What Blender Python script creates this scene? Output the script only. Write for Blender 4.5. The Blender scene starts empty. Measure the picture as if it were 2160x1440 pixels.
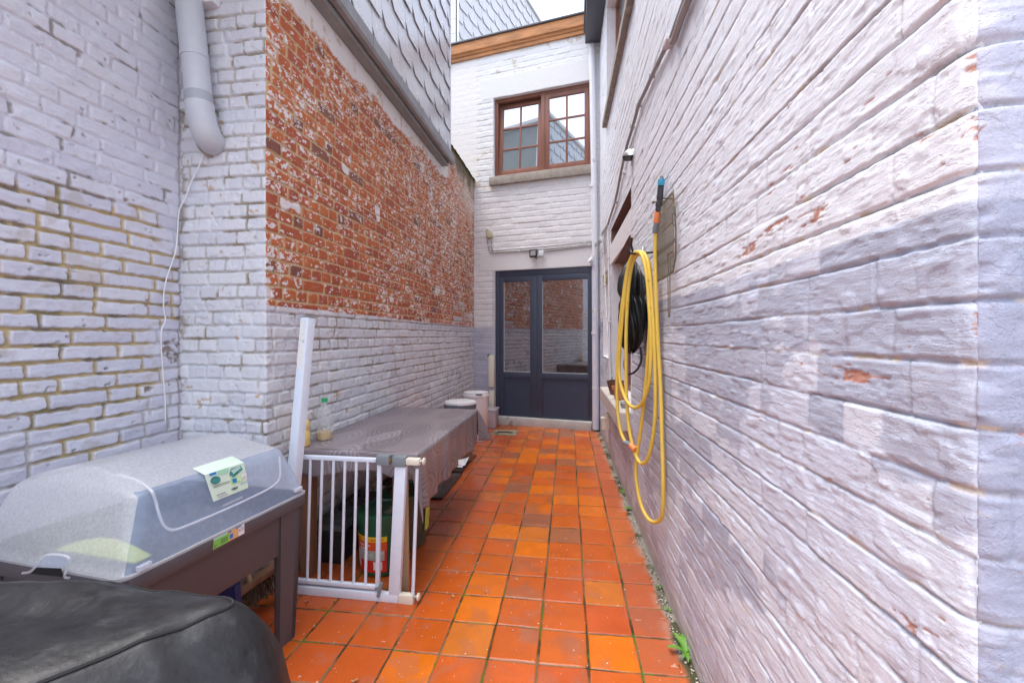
import bpy, bmesh, math, random
import numpy as np
from mathutils import Vector, Matrix
R = math.radians
scene = bpy.context.scene
COL = scene.collection

# ------------------------------------------------------------------ camera, sky, sun, exposure
CAM_H = 1.3
YAW = R(8.26)
FPX = 930.0                                   # focal length in pixels of a 2160 px wide frame
cd = bpy.data.cameras.new("camera"); cam = bpy.data.objects.new("camera", cd); COL.objects.link(cam)
cam.location = (0, 0, CAM_H); cam.rotation_euler = (R(90), 0, YAW)
cd.sensor_width = 36.0; cd.lens = FPX / 2160 * 36.0; cd.shift_y = -12 / 2160
cd.clip_start = 0.02; cd.clip_end = 2000
scene.camera = cam
world = bpy.data.worlds.new("World"); scene.world = world; world.use_nodes = True
wn = world.node_tree
sky = wn.nodes.new("ShaderNodeTexSky"); sky.sky_type = 'NISHITA'; sky.sun_disc = False
SUN_EL, SUN_AZ = R(76), R(255)
sky.sun_elevation = SUN_EL; sky.sun_rotation = SUN_AZ; sky.air_density = 1.0; sky.dust_density = 3.0
hsv = wn.nodes.new("ShaderNodeHueSaturation"); hsv.inputs["Saturation"].default_value = 0.5
wn.links.new(sky.outputs[0], hsv.inputs["Color"])
bg = wn.nodes["Background"]; bg.inputs[1].default_value = 0.15
wn.links.new(hsv.outputs[0], bg.inputs[0])
sd = bpy.data.lights.new("sun", 'SUN'); sd.energy = 0.6; sd.angle = R(40); sd.color = (1, 0.97, 0.93)
sun = bpy.data.objects.new("sun", sd); COL.objects.link(sun)
sun_dir = Vector((math.sin(SUN_AZ) * math.cos(SUN_EL), math.cos(SUN_AZ) * math.cos(SUN_EL), math.sin(SUN_EL)))
sun.rotation_euler = sun_dir.to_track_quat('Z', 'Y').to_euler()
scene.view_settings.view_transform = 'Standard'; scene.view_settings.look = 'None'
scene.view_settings.gamma = 1.0; scene.view_settings.exposure = 2.05
scene.cycles.max_bounces = 12; scene.cycles.diffuse_bounces = 5; scene.cycles.transparent_max_bounces = 24
scene.cycles.use_denoising = True

# ------------------------------------------------------------------ measuring helpers: a sight line met with a plane of the place
SN, CS = math.sin(YAW), math.cos(YAW)
def ray(u, v):
    a = (u - 1080) / FPX; b = (708 - v) / FPX
    return Vector((-SN + a * CS, CS + a * SN, b))
def O(): return Vector((0, 0, CAM_H))
def at_t(u, v, t): return O() + ray(u, v) * t
def hit_x(u, v, x): d = ray(u, v); return O() + d * (x / d.x)
def hit_y(u, v, y): d = ray(u, v); return O() + d * (y / d.y)
def hit_z(u, v, z): d = ray(u, v); return O() + d * ((z - CAM_H) / d.z)
RW0, RWK = 0.5138, 0.0316                      # right wall: x = RW0 - RWK*y
def rw_x(y): return RW0 - RWK * y
def hit_rw(u, v, off=0.0):
    d = ray(u, v); return O() + d * ((RW0 - off) / (d.x + RWK * d.y))
BW0, BWK = 6.178, 0.1928                       # back wall: y = BW0 - BWK*x
def bw_y(x): return BW0 - BWK * x
def hit_bw(u, v, off=0.0):
    d = ray(u, v); return O() + d * ((BW0 - off * 1.0184) / (d.y + BWK * d.x))
BDIR = Vector((1, -BWK, 0)).normalized(); BNRM = Vector((-BWK, -1, 0)).normalized()
LX, HX, HY = -1.99, -1.515, 1.98               # left wall, left house side wall, its front corner
BSX = -2.6
BST = Vector((BSX, bw_y(BSX), 0))
def bs(p): return (Vector((p.x, p.y, 0)) - BST).dot(BDIR)
def bpt(s, z, off=0.0): q = BST + BDIR * s + BNRM * off; return Vector((q.x, q.y, z))
def rpt(y, z, off=0.0): return Vector((rw_x(y) - off, y, z))

# ------------------------------------------------------------------ numpy noise
def _hash(i, j, seed):
    i = i.astype(np.uint64); j = j.astype(np.uint64)
    h = i * np.uint64(374761393) + j * np.uint64(668265263) + np.uint64((seed * 1442695041 + 12345) % (2 ** 31))
    h &= np.uint64(0xffffffff)
    h = ((h ^ (h >> np.uint64(13))) * np.uint64(1274126177)) & np.uint64(0xffffffff)
    h = ((h ^ (h >> np.uint64(16))) * np.uint64(2246822519)) & np.uint64(0xffffffff)
    h ^= h >> np.uint64(15)
    return h.astype(np.float64) / 4294967295.0
def vnoise(x, y, seed=0):
    x = x + 1000.0; y = y + 1000.0
    i = np.floor(x); j = np.floor(y); fx = x - i; fy = y - j
    fx = fx * fx * (3 - 2 * fx); fy = fy * fy * (3 - 2 * fy)
    i = i.astype(np.int64); j = j.astype(np.int64)
    a = _hash(i, j, seed); b = _hash(i + 1, j, seed); c = _hash(i, j + 1, seed); d = _hash(i + 1, j + 1, seed)
    return (a * (1 - fx) + b * fx) * (1 - fy) + (c * (1 - fx) + d * fx) * fy
def fbm(x, y, seed=0, oct=4, gain=0.5):
    s = 0; a = 1; n = 0
    for k in range(oct):
        s = s + a * vnoise(x * 2 ** k, y * 2 ** k, seed + 17 * k); n += a; a *= gain
    return s / n
def sstep(a, b, x):
    t = np.clip((x - a) / (b - a), 0, 1); return t * t * (3 - 2 * t)
def mixc(c, d, m):
    d = np.asarray(d, float)
    return c * (1 - m[..., None]) + d * m[..., None]

def bricks(u, v, course, joint, seed, bond, L=0.21, wob=0.004, e=0.004, v0=0.0):
    """running masonry: returns mask (0 joint..1 brick face), two random values per brick, place in the course, vertical-joint share"""
    sh = u.shape
    vv = v - v0 + (fbm(u * 3, v * 3, seed + 5, 3) - .5) * wob * 2 + (fbm(u * 25, v * 25, seed + 6, 2) - .5) * wob * .7
    row = np.floor(vv / course).astype(int); fv = vv - row * course
    rr = row.ravel(); uu = (u + (fbm(u * 20, v * 20, seed + 7, 2) - .5) * wob).ravel()
    du = np.zeros(rr.size); r1 = np.zeros(rr.size); r2 = np.zeros(rr.size)
    order = np.argsort(rr, kind='stable'); srt = rr[order]
    cuts = np.flatnonzero(np.diff(srt)) + 1
    lo, hi = uu.min() - 1, uu.max() + 1
    for idx in np.split(order, cuts):
        r = int(rr[idx[0]])
        rng = np.random.RandomState((seed * 7919 + r * 131 + 100003) % (2 ** 31))
        n = int((hi - lo) / (L * .45)) + 4
        if bond == 'english': ln = np.full(n, L if r % 2 else L / 2)
        elif bond == 'mixed': ln = np.where(rng.rand(n) < .3, L * .52, L)
        else: ln = np.full(n, L)
        ln = ln * (1 + .07 * rng.randn(n)).clip(.75, 1.3)
        b = lo - rng.rand() * L + np.concatenate([[0], np.cumsum(ln)])
        k = np.clip(np.searchsorted(b, uu[idx]), 1, n)
        du[idx] = np.minimum(uu[idx] - b[k - 1], b[k] - uu[idx])
        r1[idx] = rng.rand(n + 2)[k]; r2[idx] = rng.rand(n + 2)[k]
    du = du.reshape(sh); r1 = r1.reshape(sh); r2 = r2.reshape(sh)
    dv = np.minimum(fv, course - fv)
    rough = (fbm(u * 45, v * 45, seed + 8, 3) - .5) * e * 2.2
    j = joint * .5
    mh = sstep(j - e, j + e, dv + rough); mv = sstep(j - e, j + e, du + rough)
    rnd = 2 * j                                  # rounded brick corners
    dd = np.minimum(dv, du) - .35 * np.clip(rnd - np.maximum(dv, du), 0, None)
    m = sstep(j - e, j + e, dd + rough)
    return m, mh, mv, r1, r2, fv / course, du, dv, row

# ------------------------------------------------------------------ mesh helpers
def link(name, me, mats, parent=None):
    o = bpy.data.objects.new(name, me); COL.objects.link(o)
    for m in (mats if isinstance(mats, (list, tuple)) else [mats]):
        me.materials.append(m)
    if parent:
        o.parent = parent
        if parent.type == 'EMPTY':
            o.matrix_parent_inverse = Matrix.Translation(-Vector(parent.location))
    return o
def tag(o, label=None, cat=None, group=None, kind=None):
    if label: o["label"] = label
    if cat: o["category"] = cat
    if group: o["group"] = group
    if kind: o["kind"] = kind
    return o
def thing(name, label, cat, loc, group=None):
    o = bpy.data.objects.new(name, None); COL.objects.link(o); o.location = loc; o.empty_display_size = .1
    return tag(o, label, cat, group)
class B:
    """collects shapes into one mesh"""
    def __init__(s): s.bm = bmesh.new()
    def box(s, lo, hi, bev=0.0, M=None, seg=2):
        t = bmesh.new(); bmesh.ops.create_cube(t, size=1)
        lo = Vector(lo); hi = Vector(hi); c = (lo + hi) / 2; d = hi - lo
        for v in t.verts: v.co = Vector((v.co.x * d.x, v.co.y * d.y, v.co.z * d.z)) + c
        if bev > 0: bmesh.ops.bevel(t, geom=t.edges[:], offset=min(bev, min(abs(d.x), abs(d.y), abs(d.z)) * .45), segments=seg, affect='EDGES', profile=.6)
        if M is not None: t.transform(M)
        return s.add(t)
    def add(s, t):
        me = bpy.data.meshes.new("t"); t.to_mesh(me); t.free(); s.bm.from_mesh(me); bpy.data.meshes.remove(me); return s
    def poly(s, pts):
        s.bm.faces.new([s.bm.verts.new(p) for p in pts]); return s
    def prism(s, pts, ext):
        ext = Vector(ext); a = [s.bm.verts.new(p) for p in pts]; b = [s.bm.verts.new(Vector(p) + ext) for p in pts]
        n = len(pts); s.bm.faces.new(a); s.bm.faces.new(b[::-1])
        for i in range(n): s.bm.faces.new([a[i], b[i], b[(i + 1) % n], a[(i + 1) % n]])
        return s
    def bar(s, p, q, w, h, up=(0, 0, 1), bev=0.0):
        """box of width w and height h from p to q"""
        p = Vector(p); q = Vector(q); d = (q - p); L = d.length; z = d.normalized()
        x = Vector(up).cross(z)
        if x.length < 1e-4: x = Vector((1, 0, 0)).cross(z)
        x.normalize(); y = z.cross(x)
        M = Matrix(((x.x, y.x, z.x, p.x), (x.y, y.y, z.y, p.y), (x.z, y.z, z.z, p.z), (0, 0, 0, 1)))
        return s.box((-w / 2, -h / 2, 0), (w / 2, h / 2, L), bev, M)
    def tube(s, pts, r, n=10, smooth=0, cap=True):
        pts = [Vector(p) for p in pts]
        if smooth: pts = catmull(pts, smooth)
        rs = r if isinstance(r, (list, tuple)) else [r] * len(pts)
        if len(rs) != len(pts): rs = [rs[min(len(rs) - 1, int(i * len(rs) / len(pts)))] for i in range(len(pts))]
        rings = []; N = None
        for i, p in enumerate(pts):
            T = (pts[min(i + 1, len(pts) - 1)] - pts[max(i - 1, 0)]).normalized()
            if N is None:
                N = T.cross(Vector((0, 0, 1)))
                if N.length < .05: N = T.cross(Vector((1, 0, 0)))
            N = (N - T * N.dot(T)).normalized(); Bn = T.cross(N)
            rings.append([s.bm.verts.new(p + (N * math.cos(2 * math.pi * k / n) + Bn * math.sin(2 * math.pi * k / n)) * rs[i]) for k in range(n)])
        for a, b in zip(rings, rings[1:]):
            for k in range(n): s.bm.faces.new([a[k], a[(k + 1) % n], b[(k + 1) % n], b[k]])
        if cap: s.bm.faces.new(rings[0][::-1]); s.bm.faces.new(rings[-1])
        return s
    def lathe(s, prof, c=(0, 0, 0), n=32, M=None, a0=0, a1=2 * math.pi):
        c = Vector(c); full = abs(a1 - a0 - 2 * math.pi) < 1e-6; rings = []
        cnt = n if full else n + 1
        for r, z in prof:
            ring = []
            for k in range(cnt):
                a = a0 + (a1 - a0) * k / n
                p = Vector((max(r, 1e-5) * math.cos(a), max(r, 1e-5) * math.sin(a), z))
                if M is not None: p = M @ p
                ring.append(s.bm.verts.new(p + c))
            rings.append(ring)
        for a, b in zip(rings, rings[1:]):
            for k in range(n if full else n): s.bm.faces.new([a[k], a[(k + 1) % cnt], b[(k + 1) % cnt], b[k]])
        return s
    def grid(s, f, nu, nv):
        vs = [[s.bm.verts.new(f(i / nu, j / nv)) for i in range(nu + 1)] for j in range(nv + 1)]
        for j in range(nv):
            for i in range(nu): s.bm.faces.new([vs[j][i], vs[j][i + 1], vs[j + 1][i + 1], vs[j + 1][i]])
        return s
    def build(s, name, mat, parent=None, smooth=True, angle=40):
        bmesh.ops.recalc_face_normals(s.bm, faces=s.bm.faces[:])
        me = bpy.data.meshes.new(name); s.bm.to_mesh(me); s.bm.free()
        if smooth:
            me.shade_smooth(); me.set_sharp_from_angle(angle=R(angle))
        return link(name, me, mat, parent)
def catmull(pts, k):
    out = []
    P = [pts[0]] + pts + [pts[-1]]
    for i in range(1, len(P) - 2):
        a, b, c, d = P[i - 1], P[i], P[i + 1], P[i + 2]
        for j in range(k):
            t = j / k
            out.append(.5 * ((2 * b) + (c - a) * t + (2 * a - 5 * b + 4 * c - d) * t * t + (3 * b - a - 3 * c + d) * t ** 3))
    out.append(pts[-1]); return out
def grid_mesh(name, P, C, mat, parent=None, keep=None, flip=False, rough=None):
    ny, nx, _ = P.shape
    idx = np.arange(ny * nx).reshape(ny, nx)
    q = np.stack([idx[:-1, :-1], idx[:-1, 1:], idx[1:, 1:], idx[1:, :-1]], -1).reshape(-1, 4)
    if flip: q = q[:, ::-1]
    if keep is not None: q = q[keep.ravel()]
    me = bpy.data.meshes.new(name)
    me.vertices.add(ny * nx); me.vertices.foreach_set("co", P.reshape(-1).astype(np.float32))
    me.loops.add(q.size); me.loops.foreach_set("vertex_index", q.reshape(-1).astype(np.int32))
    me.polygons.add(len(q)); me.polygons.foreach_set("loop_start", np.arange(0, q.size, 4, dtype=np.int32))
    at = me.attributes.new("paint", 'FLOAT_COLOR', 'POINT')
    rgba = np.ones((ny * nx, 4), np.float32); rgba[:, :3] = np.clip(C.reshape(-1, 3), 0, 1)
    if rough is not None: rgba[:, 3] = np.clip(rough.reshape(-1), 0, 1)
    at.data.foreach_set("color", rgba.reshape(-1))
    me.update(calc_edges=True); me.shade_smooth()
    return link(name, me, mat, parent)
def stops(a, b, fn, brk=()):
    out = [a]; pts = sorted([x for x in brk if a < x < b] + [b])
    for p in pts:
        st = out[-1]; xs = [st]
        while xs[-1] < p: xs.append(xs[-1] + fn(xs[-1]))
        k = len(xs) - 1; xs = np.array(xs); xs = st + (xs - st) * (p - st) / (xs[-1] - st)
        out += list(xs[1:])
    return np.array(out)

# ------------------------------------------------------------------ materials
def nodes(m): return m.node_tree.nodes, m.node_tree.links
def mat(name, col, rough=.5, metal=0.0, bump=0.0, bscale=60, var=0.0, vscale=8, spec=.5, stretch=(1, 1, 1), dirt=None, dscale=6, dth=.55, coat=0):
    m = bpy.data.materials.new(name); m.use_nodes = True; N, L = nodes(m); p = N["Principled BSDF"]
    p.inputs["Base Color"].default_value = (*col, 1); p.inputs["Roughness"].default_value = rough; p.inputs["Metallic"].default_value = metal
    p.inputs["Specular IOR Level"].default_value = spec; p.inputs["Coat Weight"].default_value = coat
    tc = N.new("ShaderNodeTexCoord"); mp = N.new("ShaderNodeMapping"); mp.inputs["Scale"].default_value = stretch
    L.new(tc.outputs["Object"], mp.inputs["Vector"])
    src = None
    if var:
        n = N.new("ShaderNodeTexNoise"); n.inputs["Scale"].default_value = vscale; n.inputs["Detail"].default_value = 6; n.inputs["Roughness"].default_value = .65
        L.new(mp.outputs[0], n.inputs["Vector"])
        cr = N.new("ShaderNodeValToRGB"); cr.color_ramp.elements[0].position = .3; cr.color_ramp.elements[1].position = .7
        cr.color_ramp.elements[0].color = (*[c * (1 - var) for c in col], 1); cr.color_ramp.elements[1].color = (*[min(1, c * (1 + var)) for c in col], 1)
        L.new(n.outputs[0], cr.inputs[0]); src = cr.outputs[0]
        rr = N.new("ShaderNodeMapRange"); rr.inputs[3].default_value = max(.02, rough - .1); rr.inputs[4].default_value = min(1, rough + .12)
        L.new(n.outputs[0], rr.inputs[0]); L.new(rr.outputs[0], p.inputs["Roughness"])
    if dirt is not None:
        n = N.new("ShaderNodeTexNoise"); n.inputs["Scale"].default_value = dscale; n.inputs["Detail"].default_value = 8; n.inputs["Roughness"].default_value = .7
        L.new(mp.outputs[0], n.inputs["Vector"])
        cr = N.new("ShaderNodeValToRGB"); cr.color_ramp.elements[0].position = dth; cr.color_ramp.elements[1].position = dth + .12
        L.new(n.outputs[0], cr.inputs[0])
        mx = N.new("ShaderNodeMix"); mx.data_type = 'RGBA'; L.new(cr.outputs[0], mx.inputs[0])
        if src: L.new(src, mx.inputs[6])
        else: mx.inputs[6].default_value = (*col, 1)
        mx.inputs[7].default_value = (*dirt, 1); src = mx.outputs[2]
    if src: L.new(src, p.inputs["Base Color"])
    if bump:
        n = N.new("ShaderNodeTexNoise"); n.inputs["Scale"].default_value = bscale; n.inputs["Detail"].default_value = 5
        L.new(mp.outputs[0], n.inputs["Vector"])
        b = N.new("ShaderNodeBump"); b.inputs["Strength"].default_value = bump; b.inputs["Distance"].default_value = .004
        L.new(n.outputs[0], b.inputs["Height"]); L.new(b.outputs[0], p.inputs["Normal"])
    return m
def wall_mat(name, bump=.35, stretch=(1, 1, 1), scale=90, fleck=.06, rough=.55, flakes=0):
    """painted masonry: colour from the 'paint' attribute, fine grain and brush marks as bump"""
    m = bpy.data.materials.new(name); m.use_nodes = True; N, L = nodes(m); p = N["Principled BSDF"]
    p.inputs["Roughness"].default_value = rough; p.inputs["Specular IOR Level"].default_value = .35
    a = N.new("ShaderNodeAttribute"); a.attribute_name = "paint"
    tc = N.new("ShaderNodeTexCoord"); mp = N.new("ShaderNodeMapping"); mp.inputs["Scale"].default_value = stretch
    L.new(tc.outputs["Object"], mp.inputs["Vector"])
    n = N.new("ShaderNodeTexNoise"); n.inputs["Scale"].default_value = scale; n.inputs["Detail"].default_value = 6; n.inputs["Roughness"].default_value = .7
    L.new(mp.outputs[0], n.inputs["Vector"])
    n2 = N.new("ShaderNodeTexNoise"); n2.inputs["Scale"].default_value = 260; n2.inputs["Detail"].default_value = 3
    L.new(tc.outputs["Object"], n2.inputs["Vector"])
    r = N.new("ShaderNodeMapRange"); r.inputs[1].default_value = .3; r.inputs[2].default_value = .7; r.inputs[3].default_value = 1 - fleck; r.inputs[4].default_value = 1 + fleck
    L.new(n2.outputs[0], r.inputs[0])
    mx = N.new("ShaderNodeVectorMath"); mx.operation = 'SCALE'; L.new(a.outputs["Color"], mx.inputs[0]); L.new(r.outputs[0], mx.inputs["Scale"])
    L.new(mx.outputs[0], p.inputs["Base Color"])
    b = N.new("ShaderNodeBump"); b.inputs["Strength"].default_value = bump; b.inputs["Distance"].default_value = .003
    ad = N.new("ShaderNodeMath"); ad.operation = 'MULTIPLY_ADD'; ad.inputs[1].default_value = .4
    L.new(n2.outputs[0], ad.inputs[0]); L.new(n.outputs[0], ad.inputs[2])
    L.new(ad.outputs[0], b.inputs["Height"]); L.new(b.outputs[0], p.inputs["Normal"])
    if flakes:
        # raised edges of old paint layers: two sharply stepped noises
        prev = b
        for k, (sc, th, dist) in enumerate(((13, .53, .0016), (27, .57, .0011), (48, .62, .0009))):
            m2 = N.new("ShaderNodeMapping"); m2.inputs["Scale"].default_value = (1, flakes, 1); m2.inputs["Location"].default_value = (k * 3.1, k * 1.7, k)
            L.new(tc.outputs["Object"], m2.inputs["Vector"])
            f = N.new("ShaderNodeTexNoise"); f.inputs["Scale"].default_value = sc; f.inputs["Detail"].default_value = 7; f.inputs["Roughness"].default_value = .62; L.new(m2.outputs[0], f.inputs["Vector"])
            mr = N.new("ShaderNodeMapRange"); mr.inputs[1].default_value = th; mr.inputs[2].default_value = th + .018; L.new(f.outputs[0], mr.inputs[0])
            bb = N.new("ShaderNodeBump"); bb.inputs["Strength"].default_value = .48; bb.inputs["Distance"].default_value = dist
            L.new(mr.outputs[0], bb.inputs["Height"]); L.new(prev.outputs[0], bb.inputs["Normal"]); prev = bb
        L.new(prev.outputs[0], p.inputs["Normal"])
    return m
def glassy(name, tint, gloss=.4, rough=.02):
    m = bpy.data.materials.new(name); m.use_nodes = True; N, L = nodes(m); out = N["Material Output"]; N.remove(N["Principled BSDF"])
    d = N.new("ShaderNodeBsdfDiffuse"); d.inputs[0].default_value = (*tint, 1)
    g = N.new("ShaderNodeBsdfGlossy"); g.inputs["Roughness"].default_value = rough; g.inputs[0].default_value = (.95, .97, 1, 1)
    x = N.new("ShaderNodeMixShader"); x.inputs[0].default_value = gloss
    L.new(d.outputs[0], x.inputs[1]); L.new(g.outputs[0], x.inputs[2]); L.new(x.outputs[0], out.inputs[0]); return m
def clear(name, col, alpha=.35, rough=.1, frost=0.0, fscale=40):
    """clear or frosted plastic"""
    m = bpy.data.materials.new(name); m.use_nodes = True; N, L = nodes(m); out = N["Material Output"]; p = N["Principled BSDF"]
    p.inputs["Base Color"].default_value = (*col, 1); p.inputs["Roughness"].default_value = rough; p.inputs["Specular IOR Level"].default_value = .6
    t = N.new("ShaderNodeBsdfTransparent"); tr = N.new("ShaderNodeBsdfTranslucent"); tr.inputs[0].default_value = (*col, 1)
    x0 = N.new("ShaderNodeMixShader"); x0.inputs[0].default_value = .45; L.new(p.outputs[0], x0.inputs[1]); L.new(tr.outputs[0], x0.inputs[2])
    x = N.new("ShaderNodeMixShader"); L.new(t.outputs[0], x.inputs[1]); L.new(x0.outputs[0], x.inputs[2]); L.new(x.outputs[0], out.inputs[0])
    tc = N.new("ShaderNodeTexCoord"); n = N.new("ShaderNodeTexNoise"); n.inputs["Scale"].default_value = fscale; n.inputs["Detail"].default_value = 8; n.inputs["Roughness"].default_value = .75
    L.new(tc.outputs["Object"], n.inputs["Vector"])
    r = N.new("ShaderNodeMapRange"); r.inputs[1].default_value = .3; r.inputs[2].default_value = .7; r.inputs[3].default_value = max(0, alpha - frost); r.inputs[4].default_value = min(1, alpha + frost)
    L.new(n.outputs[0], r.inputs[0]); L.new(r.outputs[0], x.inputs[0])
    return m

M = {}
M['wall'] = wall_mat("painted_brick", flakes=.8)
M['wall_brushed'] = wall_mat("brushed_paint_on_brick", bump=.5, stretch=(1, .10, 1), scale=230, flakes=.5)
M['floor'] = None
M['white_paint'] = mat("white_paint", (.76, .74, .75), .55, bump=.15, var=.05)
M['white_metal'] = mat("white_lacquer", (.70, .76, .86), .3, var=.03, vscale=30, dirt=(.55, .42, .3), dscale=45, dth=.72)
M['cream'] = mat("cream_plastic", (.74, .69, .57), .4, var=.05)
M['grey_plastic'] = mat("grey_plastic", (.20, .23, .25), .45, bump=.1)
M['orange_plastic'] = mat("orange_plastic", (.80, .24, .08), .4)
M['yellow_tab'] = mat("yellow_plastic", (.85, .45, .02), .4)
M['blue_plastic'] = mat("blue_plastic", (.05, .35, .55), .35)
M['anthracite'] = mat("anthracite_frame", (.042, .053, .088), .4, bump=.05, bscale=400, var=.08, vscale=3)
M['anthracite_panel'] = mat("anthracite_panel", (.038, .050, .088), .45, bump=.06, bscale=400, var=.06, vscale=4)
M['door_glass'] = glassy("door_glass", (.012, .010, .010), .42)
M['win_glass'] = glassy("window_glass", (.13, .18, .20), .55)
M['wood_red'] = mat("red_brown_window_wood", (.22, .085, .055), .45, bump=.12, bscale=80, stretch=(1, 1, .2), var=.2, vscale=10)
M['cornice'] = mat("weathered_orange_timber", (.46, .20, .075), .6, bump=.4, bscale=90, stretch=(.15, 1, 1), var=.35, vscale=14, dirt=(.42, .38, .34), dscale=3.5, dth=.6)
M['stone'] = mat("grey_brown_sill_stone", (.30, .26, .22), .75, bump=.5, bscale=70, var=.25, vscale=12, dirt=(.42, .40, .36), dscale=9, dth=.56)
M['stone_light'] = mat("pale_sill_stone", (.50, .46, .43), .7, bump=.3, bscale=70, var=.15, vscale=12, dirt=(.33, .28, .24), dscale=14, dth=.6)
M['concrete'] = mat("threshold_concrete", (.50, .50, .48), .7, bump=.35, bscale=60, var=.15, vscale=7, dirt=(.16, .15, .08), dscale=7, dth=.58)
M['slate'] = mat("grey_slate_cladding", (.54, .535, .56), .26, bump=.05, bscale=25, var=.07, vscale=1.5)
M['zinc'] = mat("zinc", (.30, .30, .31), .5, .35, bump=.1, var=.15, vscale=7)
M['fascia'] = mat("grey_fascia", (.25, .26, .26), .55, bump=.1, var=.12, vscale=5)
M['dark_box'] = mat("dark_grey_gutter", (.06, .06, .075), .4, var=.1)
M['pvc'] = mat("pale_grey_pvc", (.50, .52, .57), .4, var=.07, vscale=6, dirt=(.38, .40, .46), dscale=9, dth=.62)
M['pvc_painted'] = mat("painted_pvc", (.70, .71, .76), .5, var=.06, vscale=6, dirt=(.38, .41, .44), dscale=6, dth=.6)
M['conduit'] = mat("grey_conduit", (.33, .32, .32), .5, var=.12, vscale=20)
M['conduit_white'] = mat("painted_conduit", (.62, .61, .63), .5, var=.08, vscale=20)
M['cable'] = mat("white_cable", (.78, .78, .80), .4)
M['black'] = mat("black_plastic", (.012, .012, .014), .45, bump=.1)
M['black_rough'] = mat("worn_black_plastic", (.02, .02, .023), .5, bump=.2, var=.3, vscale=20, dirt=(.10, .10, .10), dscale=22, dth=.6)
M['lamp_glass'] = glassy("floodlight_glass", (.38, .38, .42), .25, .1)
M['brass'] = mat("worn_brass", (.45, .33, .17), .4, .7, bump=.2, var=.2, vscale=40)
M['chrome'] = mat("dull_steel", (.62, .60, .57), .22, .9, var=.1, vscale=12)
M['wire'] = mat("rusty_wire", (.15, .13, .085), .5, .5, var=.4, vscale=60, dirt=(.20, .11, .05), dscale=20, dth=.5)
M['hose'] = mat("yellow_hose", (.70, .48, .075), .45, bump=.15, bscale=300, var=.07, vscale=8, dirt=(.24, .18, .05), dscale=30, dth=.62)
M['bag'] = mat("black_coated_fabric", (.016, .018, .019), .38, bump=.35, bscale=35, var=.3, vscale=20, dirt=(.05, .055, .045), dscale=7, dth=.6)
M['tarp'] = mat("weathered_black_tarp", (.0105, .0105, .012), .48, bump=.6, bscale=38, var=.6, vscale=24, dirt=(.034, .035, .037), dscale=14, dth=.56, stretch=(1, 1, .6))
M['tub'] = mat("taupe_plastic", (.085, .073, .080), .5, bump=.08, bscale=300, var=.05)
M['lid'] = clear("frosted_lid", (.88, .91, .96), .60, .2, .13, 110)
M['lid_clear'] = clear("clear_lid_side", (.58, .72, .97), .42, .12, .06, 50)
M['lid_bead'] = clear("lid_bead", (.85, .88, .93), .55, .15, .05, 30)
M['soil'] = mat("potting_soil", (.03, .022, .016), .9, bump=.8, bscale=60, var=.4, vscale=30)
M['sticker'] = mat("pale_green_label", (.62, .76, .62), .35, var=.06)
M['ink'] = mat("dark_print", (.03, .05, .05), .5)
M['ink_teal'] = mat("teal_print", (.05, .25, .22), .4, var=.5, vscale=60)
M['ink_mint'] = mat("mint_print", (.36, .70, .50), .4)
M['ink_green'] = mat("green_print", (.22, .55, .10), .4)
M['ink_lime'] = mat("lime_print", (.45, .70, .25), .4)
M['ink_blue'] = mat("blue_print", (.02, .22, .55), .4)
M['ink_orange'] = mat("orange_print", (.75, .45, .2), .4)
M['paper'] = mat("white_print", (.82, .82, .82), .45)
M['ink_red'] = mat("red_print", (.70, .03, .02), .4)
M['ink_yellow'] = mat("yellow_print", (.85, .60, .02), .4)
M['bucket_green'] = mat("dark_green_plastic", (.018, .095, .050), .35, var=.08)
M['bucket_olive'] = mat("olive_brown_plastic", (.060, .062, .040), .45, var=.1)
M['wood'] = mat("bare_pine", (.46, .31, .19), .6, bump=.15, bscale=60, stretch=(1, 1, .08), var=.18, vscale=25)
M['wood_dark'] = mat("stained_table_wood", (.26, .13, .07), .6, bump=.15, bscale=60, stretch=(1, 1, .1), var=.25, vscale=18)
M['bucket_white'] = mat("white_bucket_plastic", (.74, .73, .73), .35, var=.05)
M['lid_grey'] = mat("slate_grey_plastic", (.12, .14, .17), .4)
M['clear_box'] = clear("cloudy_plastic", (.80, .76, .80), .6, .2, .05)
M['bottle_clear'] = clear("clear_bottle", (.80, .84, .84), .30, .06, .06)
M['green_cap'] = mat("green_cap", (.01, .38, .12), .35)
M['amber'] = mat("amber_liquid", (.55, .36, .14), .3, var=.2)
M['yellow_bottle'] = mat("yellow_bottle", (.78, .55, .18), .35, var=.1)
M['terracotta'] = mat("terracotta", (.48, .21, .10), .7, bump=.2, var=.18, vscale=20)
M['brown_pot'] = mat("brown_plastic_pot", (.16, .075, .055), .45)
M['leaf'] = mat("fresh_leaf", (.11, .27, .03), .5, var=.3, vscale=30)
M['dry_leaf'] = mat("dry_leaf", (.40, .22, .09), .7, var=.4, vscale=60)
M['moss'] = mat("moss", (.10, .10, .025), .95, bump=1, bscale=80, var=.5, vscale=25)
M['bristle'] = mat("broom_bristle", (.10, .055, .03), .7, var=.4, vscale=60)
M['mat_dark'] = mat("dark_wet_board", (.030, .018, .014), .2, bump=.1, var=.4, vscale=8)
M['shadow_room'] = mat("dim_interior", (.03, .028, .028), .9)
M['seam'] = mat("tarp_seam", (.008, .008, .009), .7)
M['plaster'] = mat("white_plaster", (.74, .73, .74), .6, bump=.3, bscale=30, var=.05)

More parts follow.
